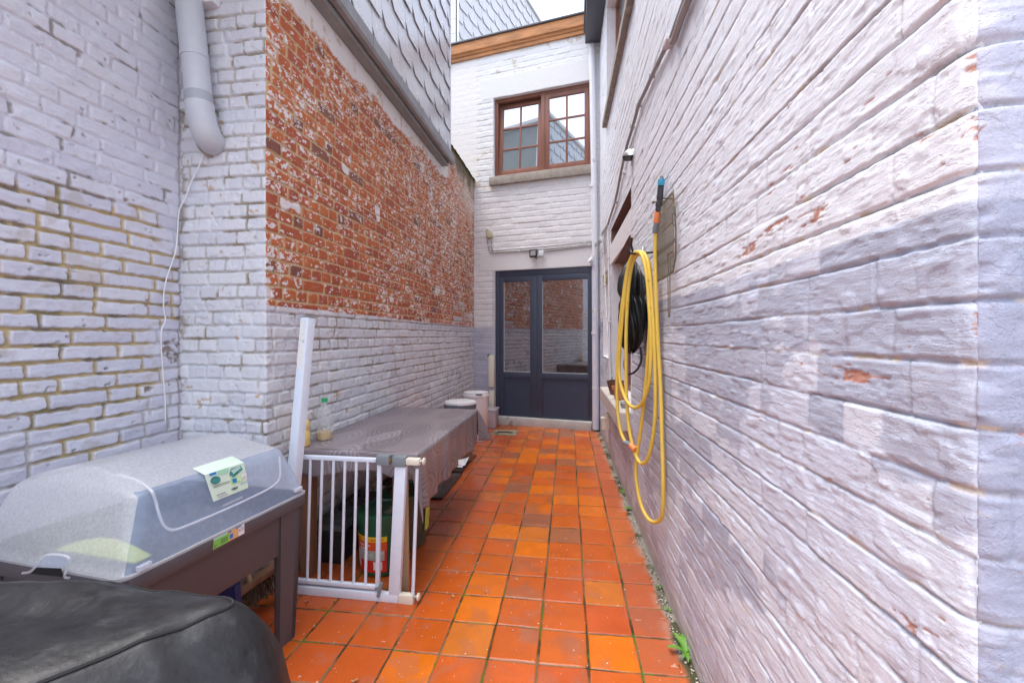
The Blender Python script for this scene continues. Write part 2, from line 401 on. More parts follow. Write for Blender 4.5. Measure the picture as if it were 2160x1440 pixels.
# tablecloth: rings printed on grey-mauve oilcloth
def cloth_mat():
    m = bpy.data.materials.new("printed_oilcloth"); m.use_nodes = True; N, L = nodes(m); p = N["Principled BSDF"]
    p.inputs["Roughness"].default_value = .36; p.inputs["Specular IOR Level"].default_value = .5
    at = N.new("ShaderNodeUVMap"); at.uv_map = "cloth"
    mp = N.new("ShaderNodeMapping"); mp.inputs["Scale"].default_value = (5.0, 2.1, 1); L.new(at.outputs[0], mp.inputs[0])
    nz = N.new("ShaderNodeTexNoise"); nz.inputs["Scale"].default_value = 3.0; L.new(mp.outputs[0], nz.inputs["Vector"])
    mx = N.new("ShaderNodeMix"); mx.data_type = 'RGBA'; mx.blend_type = 'LINEAR_LIGHT'; mx.inputs[0].default_value = .09
    L.new(mp.outputs[0], mx.inputs[6]); L.new(nz.outputs["Color"], mx.inputs[7])
    v = N.new("ShaderNodeTexVoronoi"); v.voronoi_dimensions = '2D'; v.inputs["Scale"].default_value = 1.0; v.inputs["Randomness"].default_value = .85; L.new(mx.outputs[2], v.inputs["Vector"])
    ml = N.new("ShaderNodeMath"); ml.operation = 'MULTIPLY'; ml.inputs[1].default_value = 56; L.new(v.outputs["Distance"], ml.inputs[0])
    sn = N.new("ShaderNodeMath"); sn.operation = 'SINE'; L.new(ml.outputs[0], sn.inputs[0])
    gt = N.new("ShaderNodeMath"); gt.operation = 'GREATER_THAN'; gt.inputs[1].default_value = .15; L.new(sn.outputs[0], gt.inputs[0])
    lt = N.new("ShaderNodeMath"); lt.operation = 'LESS_THAN'; lt.inputs[1].default_value = .47; L.new(v.outputs["Distance"], lt.inputs[0])
    sp = N.new("ShaderNodeSeparateColor"); L.new(v.outputs["Color"], sp.inputs[0])
    on = N.new("ShaderNodeMath"); on.operation = 'GREATER_THAN'; on.inputs[1].default_value = .10; L.new(sp.outputs[0], on.inputs[0])
    m1 = N.new("ShaderNodeMath"); m1.operation = 'MULTIPLY'; L.new(gt.outputs[0], m1.inputs[0]); L.new(lt.outputs[0], m1.inputs[1])
    m2 = N.new("ShaderNodeMath"); m2.operation = 'MULTIPLY'; L.new(m1.outputs[0], m2.inputs[0]); L.new(on.outputs[0], m2.inputs[1])
    ring = N.new("ShaderNodeMix"); ring.data_type = 'RGBA'; st_ = N.new("ShaderNodeMath"); st_.operation = 'GREATER_THAN'; st_.inputs[1].default_value = .55; L.new(sp.outputs[1], st_.inputs[0]); L.new(st_.outputs[0], ring.inputs[0])
    ring.inputs[6].default_value = (.145, .125, .137, 1); ring.inputs[7].default_value = (.32, .295, .31, 1)
    b = N.new("ShaderNodeMix"); b.data_type = 'RGBA'; b.inputs[6].default_value = (.235, .20, .212, 1); L.new(m2.outputs[0], b.inputs[0]); L.new(ring.outputs[2], b.inputs[7])
    L.new(b.outputs[2], p.inputs["Base Color"])
    n2 = N.new("ShaderNodeTexNoise"); n2.inputs["Scale"].default_value = 4; L.new(mp.outputs[0], n2.inputs["Vector"])
    bp = N.new("ShaderNodeBump"); bp.inputs["Strength"].default_value = .3; bp.inputs["Distance"].default_value = .01; L.new(n2.outputs[0], bp.inputs["Height"]); L.new(bp.outputs[0], p.inputs["Normal"])
    return m
M['cloth'] = cloth_mat()
def floor_mat():
    m = wall_mat("glazed_terracotta_tiles", bump=.22, scale=60, fleck=.10, rough=.3); N, L = nodes(m); p = N["Principled BSDF"]
    a = [n for n in N if n.type == 'ATTRIBUTE'][0]; L.new(a.outputs["Alpha"], p.inputs["Roughness"]); p.inputs["Specular IOR Level"].default_value = .36
    return m
M['floor'] = floor_mat()

# ------------------------------------------------------------------ ground and tiled floor
g = B(); g.poly([(-400, -400, -.05), (400, -400, -.05), (400, 400, -.05), (-400, 400, -.05)])
tag(g.build("ground", mat("bare_ground", (.18, .16, .14), .9, var=.3, vscale=.5)), kind="structure")

def build_floor():
    xs = stops(-2.1, 3.0, lambda x: .0038 if -1.45 < x < .55 else .02)
    ys = stops(-1.2, 6.75, lambda y: .02 if y < 1.2 else (.004 * max(1, (y / 1.9) ** 1.6)))
    X, Y = np.meshgrid(xs, ys)
    th = R(1.05)
    x = (X - .2516) * math.cos(th) + (Y - 1.75) * math.sin(th); y = -(X - .2516) * math.sin(th) + (Y - 1.751) * math.cos(th)
    x = x + (fbm(X * 2, Y * 2, 3, 2) - .5) * .008; y = y + (fbm(X * 2, Y * 2, 4, 2) - .5) * .010
    tx, ty = .2005, .2085
    i = np.floor(x / tx); j = np.floor(y / ty); fx = x - i * tx; fy = y - j * ty
    k1 = _hash((i + 500).astype(int), (j + 500).astype(int), 21); k2 = _hash((i + 500).astype(int), (j + 500).astype(int), 22); k3 = _hash((i + 500).astype(int), (j + 500).astype(int), 23)
    ox = (k2 - .5) * .003; oy = (k3 - .5) * .003
    d = np.minimum(np.minimum(fx + ox, tx - fx - ox), np.minimum(fy + oy, ty - fy - oy))
    rough_e = (fbm(X * 60, Y * 60, 9, 3) - .5) * .003
    m = sstep(.0028, .0060, d + rough_e)
    tilt = (k2 - .5) * (fx / tx - .5) * .004 + (k3 - .5) * (fy / ty - .5) * .004 + (k1 - .5) * .003
    h = m * (.005 + tilt) + (fbm(X * 6, Y * 6, 30, 3) - .5) * .003 * m + (fbm(X * 90, Y * 90, 31, 2) - .5) * .002 * (1 - m)
    # colours
    orange = np.array((.60, .142, .006)); deep = np.array((.45, .088, .010)); ochre = np.array((.50, .17, .022)); brown = np.array((.25, .10, .055)); red = np.array((.44, .072, .018))
    t = np.zeros(X.shape + (3,)) + orange
    t = mixc(t, deep, sstep(.30, .8, k1)); t = mixc(t, red, (k2 > .75) * .6); t = mixc(t, ochre, (k3 > .96) * .6); t = mixc(t, brown, ((k3 > .80) & (k3 < .87)) * .8)
    cloud = fbm(X * 5 + k1 * 30, Y * 5 + k2 * 30, 40, 4)
    t = mixc(t, brown, sstep(.58, .72, cloud) * .55 * (k2 > .45)); t = t * (.86 + .28 * fbm(X * 14, Y * 14, 41, 3))[..., None]
    # duller, redder tiles in the strip beside the right wall and under the table
    strip = sstep(.22, .27, x + .2516 - .0) ; t = mixc(t, (.36, .095, .05), strip * .55)
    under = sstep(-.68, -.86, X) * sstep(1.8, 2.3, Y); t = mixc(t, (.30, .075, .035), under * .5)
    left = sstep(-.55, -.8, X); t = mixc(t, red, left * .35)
    wear = sstep(.60, .70, fbm(X * 9, Y * 9, 44, 5)); t = mixc(t, (.33, .12, .07), wear * .35)
    sp = (vnoise(X * 70, Y * 70, 46) > .965); t = mixc(t, (.62, .45, .35), sp * .6)
    wallrim = sstep(.10, .015, rw_x(Y) - X); pale = wallrim * sstep(.35, .6, fbm(X * 8, Y * 8, 47, 4)); t = mixc(t, (.44, .27, .21), pale * .8)
    jn = mixc(np.zeros(X.shape + (3,)) + (.15, .10, .048), (.028, .032, .010), sstep(.46, .58, fbm(X * 7, Y * 7, 50, 4)))
    jn = mixc(jn, (.06, .11, .012), sstep(.62, .68, fbm(X * 11, Y * 11, 51, 3)))
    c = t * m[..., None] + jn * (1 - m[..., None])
    foot = sstep(.055, .03, rw_x(Y) - X + (fbm(X * 12, Y * 12, 52, 3) - .5) * .03)
    ft = mixc(np.zeros(X.shape + (3,)) + (.26, .23, .19), (.07, .065, .03), sstep(.45, .6, fbm(X * 9, Y * 9, 53, 4)))
    c = c * (1 - foot[..., None]) + ft * foot[..., None]; h = h * (1 - foot) + foot * (.004 + .012 * fbm(X * 20, Y * 20, 54, 4))
    rgh = .12 + .22 * fbm(X * 4, Y * 4, 60, 4) + .35 * (1 - m) + .4 * foot + .15 * strip
    P = np.stack([X, Y, h], -1)
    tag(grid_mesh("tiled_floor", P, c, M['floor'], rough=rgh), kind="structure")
build_floor()

# ------------------------------------------------------------------ walls
def path_pts(segs, us, h, side):
    """positions along a polyline with rounded corners, pushed out by h; segs = [(start, dir, u0, u1)]"""
    px = np.zeros(us.shape); py = np.zeros(us.shape); nx = np.zeros(us.shape); ny = np.zeros(us.shape)
    for (st, d, u0, u1) in segs:
        s = (us >= u0) & (us <= u1)
        px[s] = st[0] + d[0] * (us[s] - u0); py[s] = st[1] + d[1] * (us[s] - u0)
        n = (-d[1], d[0]) if side > 0 else (d[1], -d[0]); nx[s] = n[0]; ny[s] = n[1]
    return px, py, nx, ny
def corner_strip(P0, d0, L0, d1, L1, r=.007):
    """two straight runs joined by an arc: function u -> (x, y, nx, ny); the corner sits at u = 0"""
    d0 = np.array(d0) / np.linalg.norm(d0); d1 = np.array(d1) / np.linalg.norm(d1); C = np.array(P0)
    def f(us, side):
        t = sstep(-r, r, us); t = np.clip((us + r) / (2 * r), 0, 1)
        n0 = np.array((-d0[1], d0[0])) * side; n1 = np.array((-d1[1], d1[0])) * side
        nx = n0[0] * (1 - t) + n1[0] * t; ny = n0[1] * (1 - t) + n1[1] * t; ln = np.hypot(nx, ny); nx /= ln; ny /= ln
        x = np.where(us < 0, C[0] + d0[0] * us, C[0] + d1[0] * us); y = np.where(us < 0, C[1] + d0[1] * us, C[1] + d1[1] * us)
        pull = (1 - np.abs(np.clip(us / r, -1, 1))) * r * .55
        return x - nx * pull, y - ny * pull, nx, ny
    return f

# ---- right house wall: short face beside the camera, then the long side of the court
right = thing("terraced_house", "tall white painted brick house side filling the right, grey paint below", "house", (.6, .63, 0))
OPEN_A = (3.37, 4.69, .74, 2.40)      # window niche with shutter slot: y0 y1 z0 z1
OPEN_B = (4.98, 5.60, 1.05, 2.04)
OPEN_C = (3.30, 5.15, 3.79, 5.05)     # upper window
RC_Y = .627
def chips(U, V, pts, n, seed):
    m = np.zeros(U.shape)
    for (cu, cv, ru, rv, s) in pts:
        d = ((U - cu) / ru) ** 2 + ((V - cv) / rv) ** 2
        m = np.maximum(m, s * np.exp(-d * 1.2))
    return m
def right_wall():
    ycol = stops(RC_Y, 6.3, lambda y: max(.0022, .0030 * (y / .63) ** 1.75) if y < 3 else .032, [OPEN_A[0], OPEN_A[1], OPEN_B[0], OPEN_B[1], OPEN_C[0], OPEN_C[1]])
    us = np.concatenate([-stops(0.0, 1.2, lambda x: .0035 if x < .16 else .03)[::-1][:-1], ycol - RC_Y])
    vs = stops(0, 5.32, lambda z: .0032 if .25 < z < 2.1 else (.006 if z < 3.3 else .010), [OPEN_A[2], OPEN_A[3], OPEN_B[2], OPEN_B[3], OPEN_C[2], OPEN_C[3]])
    U, V = np.meshgrid(us, vs)
    f = corner_strip((rw_x(RC_Y), RC_Y), (-1, 0), 1, (-RWK, 1), 6, r=.010)
    Y = U + RC_Y
    m, mh, mv, r1, r2, fv, du, dv, row = bricks(U, V, .0815, .0075, 11, 'mixed', .225, wob=.0042, e=.0024, v0=1.348 - 16 * .0815 - .004)
    # struck pointing: deepest right under each brick, sloping out to the brick below
    deep = np.where(fv < .5, .35 + .9 * sstep(0, .16, .16 - fv + .02), 1.0)
    under = np.exp(-((1 - fv) / .048) ** 2)
    worn = fbm(U * 2.2, V * 4, 70, 3)
    rowk = .25 + 1.0 * _hash((row + 900).astype(int), (row * 0 + 7).astype(int), 65); h = -(1 - mh) * .0042 * (.3 + .9 * sstep(.35, .65, worn)) * rowk - (1 - mv) * (.0010 + .003 * (r2 > .72)) - under * .0042 * (.25 + .9 * sstep(.35, .6, worn)) * rowk
    h += (r1 - .5) * .0025 + (r2 - .5) * (fv - .5) * .0025
    lumps = fbm(U * 9, V * 20, 71, 5, .6); h += (lumps - .5) * .0018; h += (fbm(U * 60, V * 85, 69, 3) - .5) * .0014
    strokes = fbm(U * 22, V * 150, 72, 3); h += (strokes - .5) * .0018
    flake = fbm(U * 13, V * 40, 73, 5); edge = sstep(.60, .625, flake); h -= edge * .0014
    blob = sstep(.80, .9, vnoise(U * 24, V * 30, 74)); h += blob * .0025
    h -= sstep(.03, 0, np.abs(U)) * .012 * fbm(U * 3, V * 24, 75, 5); h -= sstep(.03, 0, np.abs(U)) * .006 * sstep(.58, .66, fbm(U * 12, V * 17, 64, 3))
    # colour
    base = np.array((.715, .735, .79)); c = np.zeros(U.shape + (3,)) + base
    c = mixc(c, (.74, .755, .815), r1 * .5); c = c * (.95 + .1 * fbm(U * 6, V * 9, 76, 4))[..., None]
    low = sstep(-.004, .004, 1.472 - (V + (fbm(U * 9, V * 9, 77, 3) - .5) * .012 - .012 * (Y > 2)))
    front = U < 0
    grey = mixc(np.zeros(U.shape + (3,)) + (.385, .415, .515), (.44, .465, .565), r2 * .8)
    touched = sstep(.49, .53, fbm(U * 3.2 + r1 * .9, V * 4.6 + r2 * .6, 78, 5) + .12 * (r1 - .5) + .06 * sstep(1.30, .9, V) - .22 * sstep(1.22, 1.36, V) + .03 * sstep(.8, 1.6, U))
    touched = np.where(front, touched * .2, touched)
    warm = mixc(np.zeros(U.shape + (3,)) + (.62, .66, .755), (.56, .59, .70), sstep(.45, .65, fbm(U * 2, V * 2, 79, 3)))
    warm = mixc(warm, (.63, .65, .73), sstep(.55, .75, fbm(U * 5, V * 7, 80, 3)) * .7)
    lowc = mixc(grey, (0, 0, 0), np.zeros(U.shape)); lowc = lowc * (1 - touched[..., None] * .92) + warm * touched[..., None] * .92
    lowc = mixc(lowc, (.50, .52, .63), sstep(.62, .15, V) * .5)
    c = c * (1 - low[..., None]) + lowc * low[..., None]
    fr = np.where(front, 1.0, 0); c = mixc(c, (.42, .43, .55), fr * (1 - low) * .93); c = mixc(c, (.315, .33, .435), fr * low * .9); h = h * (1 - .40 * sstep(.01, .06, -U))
    streak = sstep(.57, .66, fbm(U * 10, V * 60, 81, 4)); c = mixc(c, (.80, .81, .85), streak * .35 * (1 - .75 * low))
    # pigment lost: bare red brick and buff mortar
    spots = []
    for (u, v, ru, rv, s) in ((1640, 470, .10, .035, .55), (1720, 440, .05, .02, .5), (1585, 520, .10, .03, .6), (1560, 560, .06, .02, .6), (2040, 140, .012, .03, .55), (2035, 270, .03, .02, .45),
                              (2050, 305, .01, .02, .6), (1800, 230, .06, .02, .35), (1700, 480, .05, .02, .45), (1800, 790, .10, .016, .62), (1760, 800, .06, .012, .55), (1990, 790, .04, .012, .4), (2050, 690, .008, .03, .8),
                              (1960, 280, .05, .015, .4), (1660, 350, .06, .02, .33), (1905, 1310, .03, .02, .3), (1620, 400, .05, .02, .38)):
        p = hit_rw(u, v); spots.append((p.y - RC_Y, p.z, ru * 1.2, rv, s))
    ch = chips(U, V, spots, 0, 0); cn = fbm(U * 20, V * 95, 82, 5, .62)
    bare = sstep(.02, .045, cn + ch * .43 - .775)
    c = mixc(c, (.46, .20, .13), bare * np.where(m > .5, .9, .2)); h -= bare * .0018
    buff = sstep(.62, .70, fbm(U * 18, V * 30, 84, 4) + ch * .14) * (1 - mh); c = mixc(c, (.58, .43, .25), buff * .75)
    grime = (1 - mh) * sstep(.5, .68, fbm(U * 14, V * 22, 85, 4)); c = mixc(c, (.30, .26, .25), grime * .55)
    crk_shade = np.exp(-((1 - fv) / .045) ** 2) * sstep(.50, .60, fbm(U * 5, V * 12, 89, 4)) + (1 - mv) * .5 * sstep(.55, .65, fbm(U * 4, V * 9, 67, 3)); c = mixc(c, (.27, .23, .24), crk_shade * .55)  # broken dirt lines under the bricks, also carrying painted crease shade
    lift_ = (np.abs(flake - .60) < .006) * (fbm(U * 5, V * 6, 66, 3) > .47); c = mixc(c, (.40, .36, .36), lift_ * .55)
    specks = (vnoise(U * 130, V * 130, 86) > .975) & (fbm(U * 4, V * 4, 87, 2) > .45); c = mixc(c, (.20, .15, .12), specks * .55)
    base_dirt = sstep(.20, .02, V + (fbm(U * 8, V * 8, 88, 4) - .5) * .22); c = mixc(c, (.34, .29, .25), base_dirt * .7)
    # smooth concrete lintel over the niches
    p0, p1 = OPEN_A[0] - .02, 5.78
    lint = (Y > p0) & (Y < p1) & (V > 2.045) & (V < 2.255)
    h = np.where(lint, .003, h); c = np.where(lint[..., None], np.array((.76, .74, .76)), c)
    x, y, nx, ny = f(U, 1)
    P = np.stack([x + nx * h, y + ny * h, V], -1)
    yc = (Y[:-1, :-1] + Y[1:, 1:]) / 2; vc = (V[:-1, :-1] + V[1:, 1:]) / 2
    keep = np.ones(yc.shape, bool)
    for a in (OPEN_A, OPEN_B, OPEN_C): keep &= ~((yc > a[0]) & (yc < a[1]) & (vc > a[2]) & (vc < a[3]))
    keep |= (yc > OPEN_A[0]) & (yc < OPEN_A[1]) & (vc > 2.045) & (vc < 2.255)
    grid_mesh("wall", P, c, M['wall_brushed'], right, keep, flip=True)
right_wall()
def reveal(par, y0, y1, z0, z1, dep, m):
    b = B()
    q = lambda y, z, o: rpt(y, z, -o + .0)
    for (ya, za, yb, zb) in ((y1, z0, y1, z1), (y0, z0, y0, z1), (y0, z1, y1, z1), (y0, z0, y1, z0)):
        b.poly([q(ya, za, -.004), q(yb, zb, -.004), q(yb, zb, dep), q(ya, za, dep)])
    return b.build("reveal", m, par, smooth=False)
# niche A: white reveal, red-brown soffits, dark window at the back
M['reveal_white'] = mat("painted_reveal", (.72, .71, .74), .6, bump=.35, bscale=25, var=.06, vscale=9)
M['reveal_brick'] = mat("bare_brick_soffit", (.22, .13, .11), .8, bump=.4, bscale=40, var=.25, vscale=18)
reveal(right, OPEN_A[0], OPEN_A[1], OPEN_A[2], 2.045, .17, M['reveal_white'])
reveal(right, OPEN_A[0], OPEN_A[1], 2.255, OPEN_A[3], .15, M['reveal_brick'])
b = B(); b.poly([rpt(OPEN_A[0], 2.4, -.15), rpt(OPEN_A[1], 2.4, -.15), rpt(OPEN_A[1], 2.255, -.15), rpt(OPEN_A[0], 2.255, -.15)]); b.build("shutter_slot", M['reveal_brick'], right, smooth=False)
b = B(); b.box((0, OPEN_A[0] + .004, 2.0446), (.12, OPEN_A[1] - .004, 2.049), 0, Matrix.Translation((rw_x(4) + .006, 0, 0))); b.build("soffit", M['reveal_brick'], right, smooth=False)
def rw_window(par, y0, y1, z0, z1, dep, mframe, mglass, name="window", fw=.06, mull=1):
    w = B()
    def bx(ya, yb, za, zb, d0, d1): w.prism([rpt(ya, za, -d0), rpt(yb, za, -d0), rpt(yb, zb, -d0), rpt(ya, zb, -d0)], (d1 - d0, 0, 0))
    bx(y0, y0 + fw, z0, z1, dep, dep + .05); bx(y1 - fw, y1, z0, z1, dep, dep + .05)
    bx(y0 + fw, y1 - fw, z1 - fw, z1, dep + .001, dep + .05); bx(y0 + fw, y1 - fw, z0, z0 + fw, dep + .001, dep + .05)
    for k in range(mull):
        yc = y0 + (y1 - y0) * (k + 1) / (mull + 1); bx(yc - .04, yc + .04, z0 + fw, z1 - fw, dep + .002, dep + .05)
    o = w.build(name, mframe, par, smooth=False)
    gl = B(); gl.prism([rpt(y0 + .02, z0 + .02, -dep - .03), rpt(y1 - .02, z0 + .02, -dep - .03), rpt(y1 - .02, z1 - .02, -dep - .03), rpt(y0 + .02, z1 - .02, -dep - .03)], (.008, 0, 0))
    gl.build("pane", mglass, o, smooth=False)
    return o
rw_window(right, OPEN_A[0], OPEN_A[1], OPEN_A[2], 2.042, .165, M['wood_red'], M['door_glass'])
reveal(right, OPEN_B[0], OPEN_B[1], OPEN_B[2], OPEN_B[3], .10, M['reveal_white'])
b = B(); b.poly([rpt(OPEN_B[0], OPEN_B[3], -.10), rpt(OPEN_B[1], OPEN_B[3], -.10), rpt(OPEN_B[1], 1.05, -.10), rpt(OPEN_B[0], 1.05, -.10)]); b.build("blocked_doorway", M['reveal_white'], right, smooth=False)
reveal(right, OPEN_C[0], OPEN_C[1], OPEN_C[2], OPEN_C[3], .10, M['reveal_white'])
w = rw_window(right, OPEN_C[0], OPEN_C[1], OPEN_C[2], OPEN_C[3], .095, M['wood_red'], M['win_glass'])
b = B(); b.prism([rpt(5.20, 3.70, .050), rpt(3.2, 3.70, .050), rpt(3.2, 3.775, .050), rpt(5.20, 3.775, .050)], (.14, 0, 0)); b.build("sill", M['stone'], w, smooth=False)
# lower sill with pots
b = B(); b.prism([rpt(5.0, .60, .095), rpt(3.32, .60, .095), rpt(3.32, .735, .095), rpt(5.0, .735, .095)], (.26, 0, 0))
bmesh.ops.bevel(b.bm, geom=b.bm.edges[:], offset=.006, segments=2, affect='EDGES'); b.build("sill", M['stone_light'], right)
b = B(); b.box((.17 - .045, .3, 5.25), (rw_x(3) + .05, 6.06, 5.40), .008); b.box((.10, .3, 5.40), (rw_x(3) + .05, 6.06, 5.46), .006)
for k in range(1, 7): b.box((.122, k, 5.246), (rw_x(3) + .02, k + .05, 5.404), .004)
b.build("box_gutter", M['dark_box'], right)
b = B(); b.prism([(.12, -.2, 5.46), (4.5, -.2, 7.4), (4.5, 6.1, 7.4), (.12, 6.1, 5.46)], (0, 0, .06)); b.build("roof", mat("grey_roof_tiles", (.12, .12, .13), .6, bump=.5, bscale=15), right, smooth=False)

# ---- left house: painted front face of the projection and long side wall, red brick above
lefth = thing("brick_house", "left house with bare red brick above white paint and slate clad upper storey", "house", (HX, HY, 0))
def left_house():
    front_u = stops(0, HX - LX + .03, lambda x: .0034)
    side_u = stops(0, 6.62 - HY, lambda u: max(.0042, .0042 * ((u + HY) / HY) ** 1.9))
    us = np.concatenate([-front_u[::-1][:-1], side_u]); vs = stops(0, 3.62, lambda z: .0045 if z > .6 else .012)
    U, V = np.meshgrid(us, vs); f = corner_strip((HX, HY), (1, 0), 1, (0, 1), 6, r=.008)
    m, mh, mv, r1, r2, fv, du, dv, row = bricks(U, V, .0675, .0125, 31, 'english', .205, wob=.004, e=.0030, v0=.0)
    front = U < 0
    side = ~front
    zb = 1.455 - .006 * np.clip(U, 0, 9) + (fbm(U * 8, V * 2, 90, 3) - .5) * .012
    red = side & (V > zb) & (V < 9)
    ztop = 3.05 + .045 * np.clip(U - .6, 0, 9) + (fbm(U * 5, V * 5, 91, 4) - .5) * .16
    plast = sstep(-.012, .012, V - ztop) * side * sstep(3.3, 3.0, U)
    h = -(1 - m) * np.where(red, .006, .010) + (r1 - .5) * .005 + (fbm(U * 22, V * 22, 92, 4) - .5) * .006 + (fbm(U * 70, V * 70, 93, 2) - .5) * .0016
    h = h * (1 - plast) + plast * (.005 + (fbm(U * 12, V * 12, 94, 4) - .5) * .005)
    chip = sstep(.64, .68, fbm(U * 12, V * 16, 95, 4)); h -= chip * .004 * (~red)
    # white part
    w = np.zeros(U.shape + (3,)) + (.655, .665, .72); w = mixc(w, (.715, .72, .755), r1); w = mixc(w, (.56, .56, .63), (r2 > .86) * .5)
    w = w * (.93 + .12 * fbm(U * 7, V * 7, 96, 4))[..., None]
    topcool = np.clip((V - 1.3) / 2, 0, 1) * front; w = mixc(w, (.64, .64, .71), topcool * .5)
    jd = (1 - m) * sstep(.42, .62, fbm(U * 5, V * 8, 97, 4)); w = mixc(w, (.42, .38, .34), jd * .75)
    w = mixc(w, (.26, .20, .12), (1 - m) * sstep(.60, .70, fbm(U * 9, V * 12, 98, 4)) * .8)
    far = sstep(1.8, 4.2, U) * side * sstep(1.0, 1.45, V) * sstep(.45, .55, fbm(U * 3, V * 6, 99, 3)); w = mixc(w, (.50, .50, .58), far * .6)
    band = side * (V > zb - .07) * sstep(.5, 3.5, U); w = mixc(w, (.52, .52, .60), band * .7)
    edgebad = sstep(.05, .0, U + (HX - LX)) * front; w = mixc(w, (.30, .26, .20), edgebad * sstep(.50, .62, fbm(U * 20, V * 14, 100, 4)) * .8)
    w = mixc(w, (.50, .30, .14), sstep(.775, .80, fbm(U * 24, V * 24, 101, 4)) * .7)
    lowd = sstep(.35, .05, V); w = mixc(w, (.36, .34, .30), lowd * sstep(.35, .6, fbm(U * 8, V * 8, 102, 4)) * .8)
    # red part
    rc = np.zeros(U.shape + (3,)) + (.46, .110, .036); rc = mixc(rc, (.36, .080, .038), sstep(.35, .9, r1)); rc = mixc(rc, (.52, .15, .042), (r2 > .6) * .75); rc = mixc(rc, (.16, .07, .06), ((r1 > .945) * .75))
    rc = rc * (.80 + .4 * fbm(U * 18, V * 18, 103, 4))[..., None]
    mort = mixc(np.zeros(U.shape + (3,)) + (.60, .43, .25), (.50, .34, .20), fbm(U * 6, V * 6, 104, 3))
    rc = rc * m[..., None] + mort * (1 - m[..., None])
    dens = .618 + .02 * sstep(0, .35, U) - .045 * sstep(.3, 2.5, U) - .03 * (r2 > .55) - .05 * (r1 < .2)
    fl = fbm(U * 40, V * 58, 105, 4, .68) + (fbm(U * 3.5, V * 5, 63, 3) - .5) * .22; leftover = sstep(.0, .02, fl - dens) * np.clip(m * 1.4 - .3, 0, 1)
    patch = sstep(.785, .795, fbm(U * 4, V * 5, 106, 4)); leftover = np.maximum(leftover, patch)
    rc = mixc(rc, (.74, .71, .72), leftover * .93)
    stain = sstep(3.0, 4.4, U) * sstep(2.3, 3.4, V) * sstep(.35, .6, fbm(U * 6, V * 3, 107, 4)); rc = mixc(rc, (.70, .66, .60), stain * .7)
    pat2 = side * ((U > 3.35) & (U < 3.9) & (V > 1.47) & (V < 1.75)) * (r1 > .45); rc = mixc(rc, (.52, .52, .60), pat2 * m * .9)
    c = np.where(red[..., None], rc, w)
    pl = mixc(np.zeros(U.shape + (3,)) + (.72, .69, .68), (.56, .40, .28), sstep(.60, .72, fbm(U * 16, V * 16, 108, 5)) * .8)
    c = c * (1 - plast[..., None]) + pl * plast[..., None]
    moss = side * sstep(2.9, 3.5, U) * sstep(3.30, 3.58, V + (fbm(U * 9, V * 9, 109, 4) - .5) * .35); c = mixc(c, (.085, .075, .022), moss * .9); h += moss * .004
    x, y, nx, ny = f(U, -1); P = np.stack([x + nx * h, y + ny * h, V], -1)
    grid_mesh("wall", P, c, M['wall'], lefth)
left_house()
EAVE_Y1 = 4.85
b = B(); b.box((HX + .004, HY - .05, 3.22), (-1.43, EAVE_Y1, 3.31), .003); b.build("fascia", M['fascia'], lefth)
gp = B()
prof = [(-1.428, 3.34), (-1.428, 3.262), (-1.415, 3.245), (-1.38, 3.245), (-1.366, 3.262), (-1.362, 3.335), (-1.368, 3.345), (-1.372, 3.335), (-1.376, 3.27), (-1.42, 3.262), (-1.42, 3.34)]
gp.prism([(x, HY - .1, z) for x, z in prof], (0, EAVE_Y1 + .03 - HY + .1, 0))
for k in range(6):
    yy = 2.35 + k * .48
    gp.prism([(-1.430, yy, 3.26), (-1.415, yy, 3.242), (-1.378, yy, 3.242), (-1.3625, yy, 3.26), (-1.3585, yy, 3.34), (-1.3625, yy, 3.34), (-1.366, yy, 3.262), (-1.38, yy, 3.246), (-1.414, yy, 3.246), (-1.427, yy, 3.262)], (0, .035, 0))
gp.build("gutter", M['zinc'], lefth, angle=20)
# slates: each course overlaps the one below, lower corners clipped
def slates(name, P0, du, dv, nrm, W, H, par, clip=None, w=.30, ex=.235, cut=.085, seed=1):
    b = B(); P0 = Vector(P0); du = Vector(du); dv = Vector(dv); nrm = Vector(nrm); rg = random.Random(seed)
    rows = int(H / ex) + 2
    for r in range(-1, rows):
        for k in range(-2, int(W / w) + 2):
            u0 = k * w + (w / 2 if r % 2 else 0); v0 = r * ex
            g = .0025; j = rg.uniform(-.002, .002)
            pts = [(u0 + g, v0 + ex + .06), (u0 + g, v0 + cut), (u0 + g + cut * .8, v0 + j), (u0 + w - g - cut * .15, v0 + j), (u0 + w - g, v0 + cut * .25), (u0 + w - g, v0 + ex + .06)]
            pts = clip_poly(pts, clip if clip else [(0, 0), (W, 0), (W, H), (0, H)])
            if len(pts) < 3: continue
            th = rg.uniform(.0035, .0055); tw = rg.uniform(-.002, .002)
            fr = []; 
            for (a, c) in pts:
                lift = .016 * (1 - (c - v0) / (ex + .06)) + tw * ((a - u0) / w - .5)
                fr.append(P0 + du * a + dv * c + nrm * (lift + th))
            b.prism(fr, -nrm * th)
    return b.build(name, M['slate'], par, smooth=False)
def clip_poly(p, c):
    out = list(p); n = len(c)
    for i in range(n):
        a, bb = c[i], c[(i + 1) % n]; inp = out; out = []
        if not inp: break
        ins = lambda q: (bb[0] - a[0]) * (q[1] - a[1]) - (bb[1] - a[1]) * (q[0] - a[0]) >= -1e-9
        for k in range(len(inp)):
            s, e = inp[k - 1], inp[k]
            if ins(e) != ins(s):
                d1 = (bb[0] - a[0]) * (s[1] - a[1]) - (bb[1] - a[1]) * (s[0] - a[0]); d2 = (bb[0] - a[0]) * (e[1] - a[1]) - (bb[1] - a[1]) * (e[0] - a[0])
                t = d1 / (d1 - d2); out.append((s[0] + (e[0] - s[0]) * t, s[1] + (e[1] - s[1]) * t))
            if ins(e): out.append(e)
    return out
SX = -1.41
